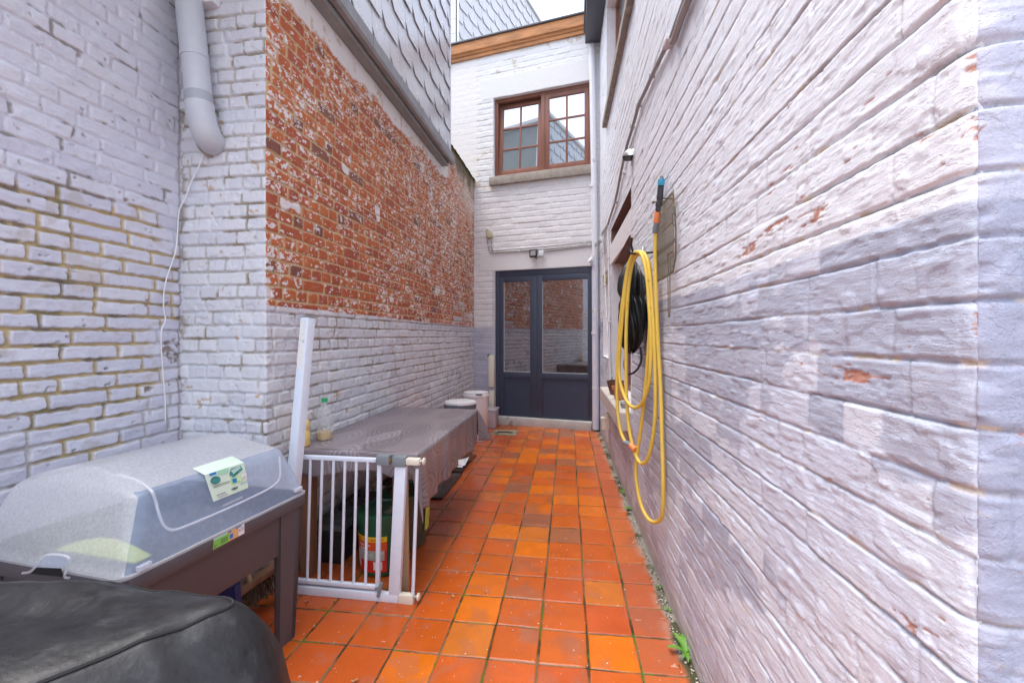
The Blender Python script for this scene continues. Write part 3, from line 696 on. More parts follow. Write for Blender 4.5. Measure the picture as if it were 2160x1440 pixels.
slates("slate_cladding", (SX, HY - .9, 3.35), (0, 1, 0), (0, 0, 1), (1, 0, 0), 4.79 - HY + .9, 2.3, lefth, seed=3)
b = B(); b.box((-4.5, HY - .9, 3.3), (SX - .002, 4.78, 5.62)); b.build("upper_wall", M['fascia'], lefth, smooth=False)
b = B(); b.box((SX - .01, 4.785, 3.33), (SX + .022, 4.80, 5.66), .002); b.build("corner_trim", M['pvc_painted'], lefth, smooth=False)
b = B(); b.box((-4.6, HY - 1, 5.62), (SX + .05, 4.84, 5.70), .006); b.build("roof_edge", M['white_paint'], lefth)
b = B(); b.grid(lambda s, t: Vector((HX - .24 + .27 * s + .0, 4.82 + 1.72 * t, 3.60 + .03 * math.sin(s * math.pi) + .028 * random.Random(int(s * 10) * 77 + int(t * 40)).random())), 10, 40)
b.build("mossy_coping", M['moss'], lefth)

# ---- left boundary wall
def left_wall():
    us = stops(-.6, HY + .01, lambda y: .02 if y < .95 else .0036 * max(1, (y / 1.3) ** 1.2)); vs = stops(0, 3.7, lambda z: .004 if .3 < z < 3.0 else .015)
    U, V = np.meshgrid(us, vs)
    m, mh, mv, r1, r2, fv, du, dv, row = bricks(U, V, .0625, .0128, 51, 'mixed', .222, wob=.006, e=.0042, v0=.012)
    yel = sstep(.44, .52, fbm(U * 3.1, V * 3.6, 120, 4) + .26 - .30 * np.clip((V - 1.78 + .10 * (U - 1.3)) / .28, 0, 1) - .26 * np.clip((U - 1.62) / .3, 0, 1) * (V < 1.35) - .26 * np.clip((1.05 - V) / .15, 0, 1))
    yel = yel * sstep(2.06, 1.93, V + (fbm(U * 4, V * 4, 119, 3) - .5) * .2)
    depth = .0035 + .0075 * yel + .004 * sstep(1.9, 1.2, V)
    h = -(1 - m) * depth + (r1 - .5) * .006 + (fbm(U * 20, V * 24, 121, 4) - .5) * .008 + (fbm(U * 14, V * 50, 122, 3) - .5) * .003
    c = np.zeros(U.shape + (3,)) + (.61, .62, .72); c = mixc(c, (.67, .68, .76), r1); c = mixc(c, (.55, .55, .665), (r2 > .7) * .5)
    c = c * (.93 + .13 * fbm(U * 6, V * 8, 123, 4))[..., None]; c = mixc(c, (.60, .60, .66), sstep(1.9, 2.4, V) * .6)
    mort = mixc(np.zeros(U.shape + (3,)) + (.60, .46, .23), (.42, .33, .18), fbm(U * 9, V * 9, 124, 4)); mort = mixc(mort, (.13, .13, .05), sstep(.60, .70, fbm(U * 7, V * 7, 125, 4)) * .6)
    gj = mixc(c * .93, (.46, .43, .41), sstep(1.6, 1.0, V) * .7)
    jc = gj * (1 - yel[..., None]) + mort * yel[..., None]
    c = c * m[..., None] + jc * (1 - m[..., None])
    c = mixc(c, (.42, .33, .20), sstep(.62, .74, fbm(U * 12, V * 12, 126, 4)) * yel * .3)
    c = mixc(c, (.20, .17, .15), (1 - m) * sstep(.64, .70, fbm(U * 10, V * 18, 127, 4)) * .8)
    hole = np.exp(-(((U - 1.93) / .05) ** 2 + ((V - 1.22) / .06) ** 2)) + .7 * np.exp(-(((U - 1.80) / .025) ** 2 + ((V - 1.06) / .02) ** 2))
    hm = sstep(.35, .6, hole + (fbm(U * 34, V * 44, 128, 4) - .5) * 1.9 - .15); h -= hm * .012; c = mixc(c, (.24, .16, .10), hm * .8)
    crk_shade = sstep(.012, .0, np.abs(U - 1.972 - (fbm(V * 6, V * 0, 129, 3) - .5) * .02)); c = mixc(c, (.30, .26, .24), crk_shade * .7); h -= crk_shade * .005
    c = mixc(c, (.33, .30, .27), sstep(.3, .05, V) * .6)
    P = np.stack([LX + h, U, V], -1)
    t = thing("boundary_wall", "lavender white brick wall with bare yellow mortar joints at far left", "wall", (LX, 1.0, 0))
    grid_mesh("brick_face", P, c, M['wall'], t, flip=True)
    b = B(); b.box((LX - .30, -.6, 0), (LX - .022, HY - .0, 3.68)); b.build("masonry_core", M['plaster'], t, smooth=False)
left_wall()

# ---- back building with double door and window
back = thing("rear_house", "white brick house front closing the court, dark double door under timber cornice", "house", (-.5, 6.3, 0))
def sz(u, v): p = hit_bw(u, v); return bs(p), p.z
dl = sz(1044, 720)[0]; dr = sz(1249, 720)[0]; DZ1 = sz(1249, 561)[1]; DZ0 = .125
wl = sz(1041, 290)[0]; wr = sz(1246, 250)[0]; WZ1 = (sz(1041, 210)[1] + sz(1246, 166)[1]) / 2; WZ0 = (sz(1045, 376)[1] + sz(1248, 347)[1]) / 2
BTOP = 5.47
def back_wall():
    us = stops(.3, bs(Vector((.33, bw_y(.33), 0))), lambda s: .0085, [dl, dr, wl, wr]); vs = stops(0, BTOP + .15, lambda z: .0085, [DZ0, DZ1, WZ0, WZ1])
    U, V = np.meshgrid(us, vs)
    m, mh, mv, r1, r2, fv, du, dv, row = bricks(U, V, .083, .010, 61, 'mixed', .22, wob=.005, e=.006, v0=.02)
    h = -(1 - mh) * .0040 - (1 - mv) * .002 - np.exp(-((1 - fv) / .10) ** 2) * .0022 + (r1 - .5) * .004 + (fbm(U * 14, V * 20, 140, 4) - .5) * .006
    c = np.zeros(U.shape + (3,)) + (.70, .70, .72); c = mixc(c, (.73, .725, .73), r1 * .6); c = c * (.95 + .09 * fbm(U * 5, V * 7, 141, 4))[..., None]
    low = sstep(-.006, .006, 1.425 - V + (fbm(U * 5, V * 5, 142, 3) - .5) * .01); c = mixc(c, (.40, .405, .49), low)
    c = mixc(c, (.48, .48, .56), low * sstep(.5, .6, fbm(U * 5, V * 6, 143, 4)) * .7)
    c = mixc(c, (.52, .40, .26), sstep(.62, .70, fbm(U * 11, V * 14, 144, 5)) * sstep(3.3, 3.6, V) * sstep(4.2, 3.9, V) * (U < wl + .02) * .8)
    c = mixc(c, (.50, .40, .30), sstep(.66, .72, fbm(U * 8, V * 12, 145, 5)) * sstep(4.8, 5.3, V) * .7)
    c = mixc(c, (.58, .50, .45), (1 - mh) * sstep(.50, .64, fbm(U * 7, V * 9, 146, 4)) * .7)
    spk = vnoise(U * 55, V * 55, 147) > .985; c = mixc(c, (.30, .20, .14), spk * .7)
    lint = ((U > dl - .25) & (U < dr + .01) & (V > DZ1) & (V < DZ1 + .29)) | ((U > wl - .22) & (V > WZ1) & (V < WZ1 + .30))
    lm = lint.astype(float); h = h * (1 - lm) + lm * .002; c = mixc(c, (.69, .69, .70), lm)
    quo = (U < sz(1000, 200)[0] + .05) & (V > 3.65); c = mixc(c, (.74, .71, .70), quo * .8); h = np.where(quo, h * .25, h)
    jamb = (U > dl - .045) & (U <= dl) & (V < DZ1); c = mixc(c, (.50, .50, .57), jamb * .6)
    hole = np.exp(-(((U - dl + .10) / .03) ** 2 + ((V - 1.0) / .03) ** 2)); c = mixc(c, (.05, .05, .05), sstep(.4, .7, hole)); h -= sstep(.4, .7, hole) * .02
    c = mixc(c, (.24, .22, .16), sstep(.22, .02, V + (fbm(U * 8, V * 8, 148, 4) - .5) * .2) * .7)
    P = np.stack([BST.x + BDIR.x * U + BNRM.x * h, BST.y + BDIR.y * U + BNRM.y * h, V], -1)
    uc = (U[:-1, :-1] + U[1:, 1:]) / 2; vc = (V[:-1, :-1] + V[1:, 1:]) / 2
    keep = ~(((uc > dl) & (uc < dr) & (vc < DZ1)) | ((uc > wl) & (uc < wr) & (vc > WZ0) & (vc < WZ1)))
    grid_mesh("wall", P, c, M['wall'], back, keep)
back_wall()
def bslab(b, s0, s1, z0, z1, o0, o1, bev=0.0):
    """box on the back wall between offsets o0 (back) and o1 (towards the court)"""
    Mx = Matrix(((BDIR.x, BNRM.x, 0, BST.x), (BDIR.y, BNRM.y, 0, BST.y), (0, 0, 1, 0), (0, 0, 0, 1)))
    return b.box((s0, o0, z0), (s1, o1, z1), bev, Mx)
def brev(s0, s1, z0, z1, dep, m):
    b = B()
    for (a, c, d, e) in ((s0, z0, s0, z1), (s1, z0, s1, z1), (s0, z1, s1, z1), (s0, z0, s1, z0)):
        b.poly([bpt(a, c, .003), bpt(d, e, .003), bpt(d, e, -dep), bpt(a, c, -dep)])
    return b.build("reveal", m, back, smooth=False)
brev(dl, dr, 0, DZ1, .12, M['reveal_white']); brev(wl, wr, WZ0, WZ1, .14, M['reveal_white'])
b = B(); bslab(b, dl - .1, dr + .1, 0, DZ1 + .1, -.30, -.29); b.build("hallway_dark_sheet", M['shadow_room'], back, smooth=False)  # near-black sheet standing in for the dark room behind the door
b = B(); bslab(b, wl - .1, wr + .05, WZ0 - .1, WZ1 + .1, -.32, -.31); b.build("room_dark_sheet", M['shadow_room'], back, smooth=False)  # same for the window: the room's darkness is put into the sheet's colour
# door: frame, two leaves with glass above and panel below
dfr = .055
f = B(); bslab(f, dl, dl + dfr, DZ0, DZ1, -.09, -.02, .003); bslab(f, dr - dfr * .6, dr, DZ0, DZ1, -.09, -.02, .003); bslab(f, dl + dfr, dr - dfr * .6, DZ1 - .085, DZ1, -.089, -.021, .003)
door = f.build("door", M['anthracite'], back)
sm = sz(1131, 720)[0]
def leaf(s0, s1, gl0, gl1, gz0, gz1, off, hinge_left):
    a = B(); z0, z1 = DZ0 + .006, DZ1 - .088
    bslab(a, s0, gl0, z0, z1, -.085, off, .004); bslab(a, gl1, s1, z0, z1, -.085, off, .004)
    bslab(a, gl0, gl1, gz1, z1, -.084, off - .001, .004); bslab(a, gl0, gl1, gz0 - .085, gz0, -.084, off - .001, .004); bslab(a, gl0, gl1, z0, z0 + .012, -.084, off - .001, .003)
    o = a.build("door_leaf", M['anthracite'], back)
    p = B(); bslab(p, gl0, gl1, z0 + .012, gz0 - .085, -.07, off - .020); p.build("panel", M['anthracite_panel'], o, smooth=False)
    g = B(); bslab(g, gl0, gl1, gz0, gz1, -.06, off - .022); g.build("glass_pane", M['door_glass'], o, smooth=False)
    t = B()
    for (x0, x1, y0, y1) in ((gl0, gl0 + .006, gz0, gz1), (gl0, gl1, gz0, gz0 + .006)): bslab(t, x0, x1, y0, y1, off - .022, off - .016)
    t.build("glazing_bead", M['conduit_white'], o, smooth=False)
    return o
GZ0 = (sz(1090, 784)[1] + sz(1190, 788)[1]) / 2; 
leaf(dl + dfr + .002, sm - .002, sz(1061, 700)[0], sz(1117, 700)[0], GZ0, DZ1 - .17, -.022, True)
lf2 = leaf(sm, dr - dfr * .6 - .002, sz(1143, 700)[0], sz(1239, 700)[0], GZ0, DZ1 - .17, -.015, False)
b = B(); bslab(b, dl - .01, dr + .0, .0, DZ0 - .002, -.10, .045, .008); b.build("threshold", M['concrete'], back)
# window: frame, central post, two sashes of six panes, the left one tilted in
f = B(); fw = .05
bslab(f, wl, wl + fw, WZ0 + .0, WZ1, -.13, -.06, .003); bslab(f, wr - fw * .7, wr, WZ0, WZ1, -.13, -.06, .003)
bslab(f, wl + fw, wr - fw * .7, WZ1 - fw, WZ1, -.129, -.061, .003); bslab(f, wl + fw, wr - fw * .7, WZ0, WZ0 + fw, -.129, -.059, .003)
wm = sz(1143, 270)[0]; bslab(f, wm - .028, wm + .028, WZ0 + fw, WZ1 - fw, -.128, -.058, .003)
win = f.build("window", M['wood_red'], back)
def sash(s0, s1, z0, z1, tilt, par):
    fr = .06; mw = .026
    Mx = Matrix(((BDIR.x, BNRM.x, 0, BST.x), (BDIR.y, BNRM.y, 0, BST.y), (0, 0, 1, 0), (0, 0, 0, 1)))
    T = Mx @ Matrix.Translation((0, -.062, z0)) @ Matrix.Rotation(tilt, 4, 'X') @ Matrix.Translation((0, 0, -z0))
    a = B()
    a.box((s0, -.045, z0), (s0 + fr, .0, z1), .003, T); a.box((s1 - fr, -.045, z0), (s1, .0, z1), .003, T)
    a.box((s0 + fr, -.044, z0), (s1 - fr, -.001, z0 + fr), .003, T); a.box((s0 + fr, -.044, z1 - fr), (s1 - fr, -.001, z1), .003, T)
    cx = (s0 + s1) / 2; a.box((cx - mw / 2, -.035, z0 + fr), (cx + mw / 2, -.006, z1 - fr), .003, T)
    for k in (1, 2):
        zz = z0 + fr + (z1 - z0 - 2 * fr) * k / 3; a.box((s0 + fr, -.034, zz - mw / 2), (s1 - fr, -.008, zz + mw / 2), .003, T)
    o = a.build("sash", M['wood_red'], win)
    g = B(); g.box((s0 + fr - .002, -.026, z0 + fr - .002), (s1 - fr + .002, -.020, z1 - fr + .002), 0, T); g.build("pane", M['win_glass'], win, smooth=False)
sash(wl + fw + .002, wm - .030, WZ0 + fw + .003, WZ1 - fw - .003, R(4.0), win)
sash(wm + .030, wr - fw * .7 - .002, WZ0 + fw + .003, WZ1 - fw - .003, 0, win)
b = B(); bslab(b, wl - .05, wr + .06, WZ0 - .125, WZ0 - .002, -.14, .055, .006); b.build("window_sill", M['stone'], back)
# timber cornice
cs0 = sz(952, 110)[0]; cs1 = bs(Vector((.14, bw_y(.14), 0)))
b = B(); prof = [(0, BTOP - .02), (.030, BTOP - .02), (.030, BTOP + .025), (.045, BTOP + .03), (.055, BTOP + .055), (.08, BTOP + .065), (.085, BTOP + .09), (.085, BTOP + .20), (0, BTOP + .20)]
b.prism([bpt(cs0, z, o) for o, z in prof], BDIR * (cs1 - cs0)); b.build("cornice", M['cornice'], back, angle=15)
b = B(); bslab(b, cs0 - .03, cs1 + .02, BTOP + .20, BTOP + .225, -.3, .11, .004); b.build("roof_edge", M['dark_box'], back)
b = B(); bslab(b, 0, cs1 + .1, BTOP + .17, BTOP + .199, -4, -.01); b.build("roof", M['fascia'], back, smooth=False)
b = B(); bslab(b, cs0 - .12, cs0 - .004, BTOP - .03, BTOP + .05, -.02, .05, .004); bslab(b, cs0 - .14, cs0 - .004, BTOP + .05, BTOP + .14, -.02, .08, .006); b.build("cornice_return", M['white_paint'], back)
# two pale trunking boxes beside the door frame
for (v0, v1, u0) in ((749, 815, 1033), (823, 868, 1034)):
    s0, zt = sz(u0, v0); _, zb = sz(u0, v1); s1, _ = sz(1044, v0)
    b = B(); bslab(b, s0, s1, zb, zt, .0, .05, .004); o = b.build("trunking_box", M['cream'], back)
# concrete drain surround in front of the threshold
p = hit_z(1065, 913, 0)
t = thing("drain_gully", "concrete drain gully with dark slot before the door sill", "drain", (p.x, p.y, 0))
b = B(); b.box((p.x - .17, p.y - .15, 0), (p.x + .17, p.y + .15, .010), .004); b.build("concrete_surround", mat("stained_concrete", (.27, .23, .16), .8, bump=.4, var=.35, vscale=12, dirt=(.06, .055, .03), dscale=9, dth=.5), t)
b = B(); b.box((p.x - .10, p.y - .035, .0102), (p.x + .10, p.y + .035, .014), .002); b.build("slot_cover", M['mat_dark'], t)

# ---- slate clad upper storey behind, running away from the court
gable = thing("slate_upper_storey", "far grey slate clad upper storey rising behind the timber cornice", "house", (-1.9, 6.9, 5.4))
GD = Vector((.317, .948, 0)).normalized(); GN = Vector((GD.y, -GD.x, 0))
g0 = hit_y(965, 60, 6.9); g0 = Vector((g0.x, 6.9, 5.2))
slates("slate_cladding", g0, GD, (0, 0, 1), GN, 6.5, 3.28, gable, seed=9)
b = B(); b.prism([g0 - GN * .004, g0 + GD * 6.6 - GN * .004, g0 + GD * 6.6 - GN * 3, g0 - GN * 3], (0, 0, 3.26)); b.build("wall", M['fascia'], gable, smooth=False)
b = B(); b.bar(g0 + Vector((0, 0, 3.29)) + GN * .01, g0 + GD * 6.6 + Vector((0, 0, 3.29)) + GN * .01, .06, .05); b.build("roof_edge", M['pvc'], gable, smooth=False)
b = B(); q = g0 - GD * .012
for k in range(14): b.bar(q - BDIR * .30 + Vector((0, 0, .12 + k * .24)), q - BDIR * .02 + Vector((0, 0, .12 + k * .24)), .012, .236, (0, 0, 1), .003)
b.build("corner_strip", M['slate'], gable, smooth=False)
b = B(); b.bar(g0 + GN * .012, g0 + GN * .012 + Vector((0, 0, 3.28)), .022, .022); b.build("corner_trim", M['pvc_painted'], gable, smooth=False)

# ================================================================== pipes, cables and fittings on the walls
# big sloping pipe with an elbow into the left projection
def left_pipe():
    t = thing("drainpipe", "thick grey pipe slanting down to an elbow in the left white wall", "drainpipe", (-1.75, 1.9, 2.4))
    a = hit_y(392, -60, 1.90); m1 = hit_y(422, 232, 1.90); e = hit_y(428, 262, 1.905)
    b = B(); b.tube([a, m1], .058, 28); b.build("pipe", M['pvc'], t)
    b = B(); b.tube([m1 - (m1 - a).normalized() * .025, m1 + (m1 - a).normalized() * .02, e, hit_y(438, 288, 1.925), hit_y(447, 300, 1.96), hit_y(452, 304, 2.02)], .0615, 28, smooth=6); b.build("elbow", M['pvc'], t)
    dd = (m1 - a).normalized(); b = B(); b.tube([m1 - dd * .075, m1 - dd * .02], .0595, 28); b.build("sleeve_band", mat("grey_sleeve", (.36, .38, .42), .45), t)
    b = B(); b.tube([hit_y(449, 302, 1.966), hit_y(451, 303.5, 1.985)], .072, 24); b.build("mortar_ring", M['stone'], t)
    q = a + (m1 - a) * .62
    b = B(); b.tube([q - (m1 - a).normalized() * .012, q + (m1 - a).normalized() * .012], .0605, 28); b.build("collar", M['pvc'], t)
    p = hit_y(432, 3, 1.95)
    b = B(); b.box((p.x - .045, 1.93, p.z - .02), (p.x + .06, 1.985, p.z + .10), .006); tag(b.build("cable_box", M['pvc_painted']), "small pale box at the top edge beside the thick slanting pipe", "junction box")
left_pipe()
# thin white cable down the left corner
def wire():
    pts = [hit_y(434, 316, 1.972), hit_y(420, 350, 1.970), hit_y(403, 385, 1.970), hit_y(392, 415, 1.965), hit_x(378, 445, LX + .012), hit_x(374, 500, LX + .012), hit_x(369, 535, LX + .013), hit_x(352, 585, LX + .012), hit_x(346, 615, LX + .014),
           hit_x(345, 650, LX + .012), hit_x(349, 675, LX + .012), hit_x(341, 695, LX + .014), hit_x(340, 730, LX + .014), hit_x(344, 790, LX + .012), hit_x(348, 840, LX + .014), hit_x(349, 888, LX + .012)]
    b = B(); b.tube(pts, .0028, 8, smooth=6); tag(b.build("cable", M['cable']), "thin white cable running loosely down the lavender brick wall", "cable")
wire()
# corner downpipe
def corner_pipe():
    off = .055
    s0 = hit_bw(1248, 80, off); s1 = hit_bw(1256, 560, off); s2 = hit_bw(1257, 905, off)
    t = thing("downpipe", "tall pale downpipe in the far corner beside the dark double door", "drainpipe", s2)
    j = s0 + (s1 - s0) * .56
    b = B(); b.tube([s0, j, hit_bw(1255, 545, off)], .040, 20); b.build("pipe", M['pvc_painted'], t)
    b = B(); b.tube([hit_bw(1255, 538, off), hit_bw(1257, 905, off)], .044, 20); b.build("lower_pipe", mat("peeling_pvc", (.60, .62, .72), .5, dirt=(.66, .65, .68), dscale=7, dth=.5), t)
    for v in (86, 392, 540, 556, 702, 818): q = hit_bw(1248 + (v - 80) * .0115, v, off); b = B(); b.tube([q - Vector((0, 0, .02)), q + Vector((0, 0, .02))], .048, 20); b.build("collar", M['pvc_painted'], t)
    q = hit_bw(1256, 556, off); r = hit_bw(1245, 547, off + .05)
    b = B(); b.tube([q, r], .032, 18); d = (r - q).normalized(); b.tube([r - d * .03, r + d * .006], .037, 18); b.build("branch", M['pvc_painted'], t)
    q = hit_bw(1257, 655, off); b = B(); b.tube([q + Vector((-.05, -.03, 0)), q + Vector((.05, -.03, 0))], .006, 8); b.build("bracket", M['zinc'], t)
corner_pipe()
# conduits along the rear wall over the door
def conduits():
    t = thing("conduit_run", "three thin conduits clipped across the rear wall above the floodlight", "conduit", hit_bw(1140, 530, .02))
    o = .014; rr = .0075
    L1 = [hit_bw(1037, 505, o), hit_bw(1037, 520, o), hit_bw(1039, 527, o), hit_bw(1046, 528.5, o), hit_bw(1148, 520, o), hit_bw(1200, 514.5, o), hit_bw(1246, 510, o)]
    L2 = [hit_bw(1033, 489, o + .02), hit_bw(1028.5, 484, o + .02), hit_bw(1025.5, 491, o + .02), hit_bw(1028, 510, o), hit_bw(1031, 524, o), hit_bw(1035, 532.5, o), hit_bw(1046, 533, o), hit_bw(1146, 526, o), hit_bw(1200, 521, o), hit_bw(1248, 515.5, o)]
    L3 = [hit_bw(1148, 531, o), hit_bw(1192, 524.5, o), hit_bw(1250, 518, o)]
    for L in (L1, L2, L3): b = B(); b.tube(L, rr, 8, smooth=5); b.build("conduit", M['conduit'], t)
    for (u, v) in ((1044, 528.5), (1044, 533), (1146, 520), (1146, 525.5), (1095, 530), (1193, 522), (1233, 511.5), (1243, 517), (1105, 527), (1031, 518), (1037, 517)):
        s, z = sz(u, v); b = B(); bslab(b, s - .010, s + .010, z - .013, z + .013, .0, .026, .003); b.build("clip", M['conduit_white'], t)
    # bundle bending onto the right wall
    b = B()
    for k, (du, dv) in enumerate(((0, 0), (2, 3), (-1, 5))):
        b.tube([hit_bw(1246 + du, 511 + dv, .014 + .01 * k), hit_bw(1256, 513 + dv, .12), hit_rw(1265 + du, 508 + dv, .10), hit_rw(1269 + du, 494 + dv, .03), hit_rw(1276 + du, 482 + dv, .02), hit_rw(1281 + du, 474, .02)], .0075, 8, smooth=6)
    b.build("bent_conduit", M['conduit'], t)
conduits()
def wall_fittings():
    t = thing("siren_box", "small yellowed round fitting on the rear wall left end of conduits", "sensor", hit_bw(1034, 496, .03))
    q = hit_bw(1034, 496, 0); s, z = sz(1034, 496)
    b = B(); bslab(b, s - .04, s + .04, z - .045, z + .045, 0, .05, .014); bslab(b, s - .028, s + .028, z + .02, z + .06, .004, .04, .01); bslab(b, s - .014, s + .014, z - .062, z - .04, .006, .034, .004); b.build("housing", mat("yellowed_plastic", (.48, .44, .28), .5, var=.2, vscale=30), t)
    # floodlight
    t = thing("floodlight", "small black square floodlight over the double door", "lamp", hit_bw(1128, 536, .05))
    s0, z1 = sz(1119.5, 528.5); s1, z0 = sz(1135, 543.5)
    b = B(); bslab(b, s0, s1, z0, z1, .035, .07, .006); bslab(b, s0 + .03, s1 - .03, z0 + .03, z1 - .03, .0, .036, .003); b.build("housing", M['black'], t)
    b = B(); bslab(b, s0 + .018, s1 - .018, z0 + .022, z1 - .018, .0702, .073); b.build("glass", M['lamp_glass'], t, smooth=False)
    b = B(); b.tube([bpt(s1 - .02, z0 + .01, .05), bpt(s1 - .01, z0 - .02, .06), bpt(s1 + .015, z0 - .015, .05), bpt(s1 + .022, z0 + .02, .03)], .004, 8, smooth=5); b.build("lead", M['black'], t)
    s0, z1 = sz(1138, 529.5); s1, z0 = sz(1148, 540.5)
    b = B(); bslab(b, s0, s1, z0, z1, .0, .045, .004); tag(b.build("junction_box", M['pvc_painted']), "small white junction box beside the black floodlight", "junction box")
wall_fittings()
# conduit down the right wall
def right_conduit():
    t = thing("long_conduit", "grey conduit pipe bending down the upper right white wall", "conduit", hit_rw(1340, 245, .02))
    o = .018
    A = [(1462, -60), (1444, 0), (1428, 45), (1413, 86), (1402, 105), (1380, 150), (1362, 190), (1347, 222), (1341, 245), (1331, 280), (1322, 310), (1313, 350), (1306, 385), (1300, 415), (1293, 440), (1287, 458), (1283, 472)]
    b = B(); b.tube([hit_rw(u, v, o) for u, v in A], .0115, 12, smooth=4); b.build("conduit", M['conduit'], t)
    A2 = [(1476, -60), (1452, 0), (1437, 38), (1424, 78), (1419, 88)]
    b = B(); b.tube([hit_rw(u, v, o + .004) for u, v in A2], .015, 12, smooth=4); b.build("conduit", M['conduit'], t)
    b = B()
    for (u, v) in ((1413, 86), (1409, 92)): q = hit_rw(u, v, o); b.box(q - Vector((.022, .03, .012)), q + Vector((.02, .03, .012)), .004)
    b.build("bracket", M['conduit_white'], t)
    for (u, v) in ((1347, 222), (1333, 266), (1298, 427), (1374, 160)): q = hit_rw(u, v, o); b = B(); b.box(q - Vector((.014, .004, .014)), q + Vector((.02, .004, .010)), .002); b.build("clip", M['conduit'], t)
    # two uprights at the niche
    for (nm, lab, u0, v0, u1, v1, r) in (("upright_conduit", "left of two thin grey upright conduits beside the far niche", 1272, 500, 1281.5, 705, .008), ("upright_conduit", "right upright conduit reaching down to the cream socket", 1282, 475, 1289, 882, .009)):
        P = [hit_rw(u0 + (u1 - u0) * k / 6, v0 + (v1 - v0) * k / 6, .016) for k in range(7)]
        if r == .009:
            ym = [5.45 - .42 * k / 6 for k in range(7)]
        b = B(); b.tube(P, r, 10)
        for k in (1, 3, 5): b.box(P[k] - Vector((.016, .014, .010)), P[k] + Vector((.016, .014, .010)), .003)
        tag(b.build(nm, M['conduit_white']), lab, "conduit", "upright conduits on the right wall")
    q = hit_rw(1286, 893, .0)
    t = thing("wall_socket", "cream weatherproof socket low on the right wall near the sill", "socket", q)
    b = B(); b.box(q + Vector((-.085, -.04, -.065)), q + Vector((.0, .04, .05)), .008); b.build("housing", M['cream'], t)
    b = B(); b.box(q + Vector((-.094, -.048, .05)), q + Vector((.0, .048, .068)), .004); b.box(q + Vector((-.05, -.02, .068)), q + Vector((-.01, .02, .12)), .005); b.build("flap", M['cream'], t)
right_conduit()
# hinges left on the jambs
for k, (u, v, w, hh) in enumerate(((1317, 551, .075, .10), (1279, 590, .06, .10))):
    q = hit_y(u, v, 4.66) if k == 0 else hit_rw(u, v, .006)
    b = B()
    if k == 0:
        b.box((q.x - .04, 4.674, q.z - .05), (q.x + .02, 4.686, q.z + .05), .001)
        for j in range(8): b.tube([(q.x + .026, 4.67, q.z - .05 + j * .0125), (q.x + .026, 4.67, q.z - .05 + j * .0125 + .0105)], .008, 10)
        for j in range(3): b.tube([(q.x - .012, 4.675, q.z - .033 + j * .033), (q.x - .012, 4.668, q.z - .033 + j * .033)], .008, 8)
    else:
        b.box(q - Vector((.004, .06, .055)), q + Vector((.008, .06, .055)), .001)
        for j in (-1, 1): b.tube([q + Vector((-.002, .02, j * .03)), q + Vector((-.012, .02, j * .03))], .008, 8)
    tag(b.build("hinge", M['brass']), ("brass hinge left on the white jamb under the lintel end", "dull brass hinge plate on the wall left of the niche")[k], "hinge", "old hinges")
# vent cowl
def cowl():
    q = hit_rw(1335, 330, .0); t = thing("vent_cowl", "steel vent cowl on the right wall above the hose nozzle", "vent", q)
    r = .056
    b = B(); b.lathe([(r + .014, -.004), (r + .014, .004), (r, .006)], n=28, M=Matrix.Rotation(R(-90), 4, 'Y'), c=q); b.build("flange", M['chrome'], t)
    b = B()
    def f(s, tt):
        a = math.pi * (s - .0) * 1.12 - .19; e = tt * math.pi / 2
        # dome bulging from the wall, open below
        x = -r * 1.35 * math.sin(e); rad = r * math.cos(e)
        return q + Vector((x, rad * math.cos(a), rad * math.sin(a) + .0))
    b.grid(f, 24, 10); b.build("hood", M['chrome'], t)
    b = B(); b.grid(lambda s, tt: q + Vector((-.004 - r * 1.2 * tt, (s - .5) * 1.92 * r * math.sqrt(max(0, 1 - tt * tt)), -.012 - .006 * tt)), 12, 8); b.build("opening", M['black'], t)
cowl()
def eye(u, v):
    q = hit_rw(u, v, .0); b = B(); b.box(q - Vector((.018, .02, .016)), q + Vector((.004, .02, .016)), .005); b.tube([q + Vector((-.016, 0, 0)), q + Vector((-.026, 0, .006))], .007, 10)
    tag(b.build("pipe_clip", M['conduit_white']), "lone white pipe clip on the wall just below the vent cowl", "pipe clip")
eye(1319, 363)

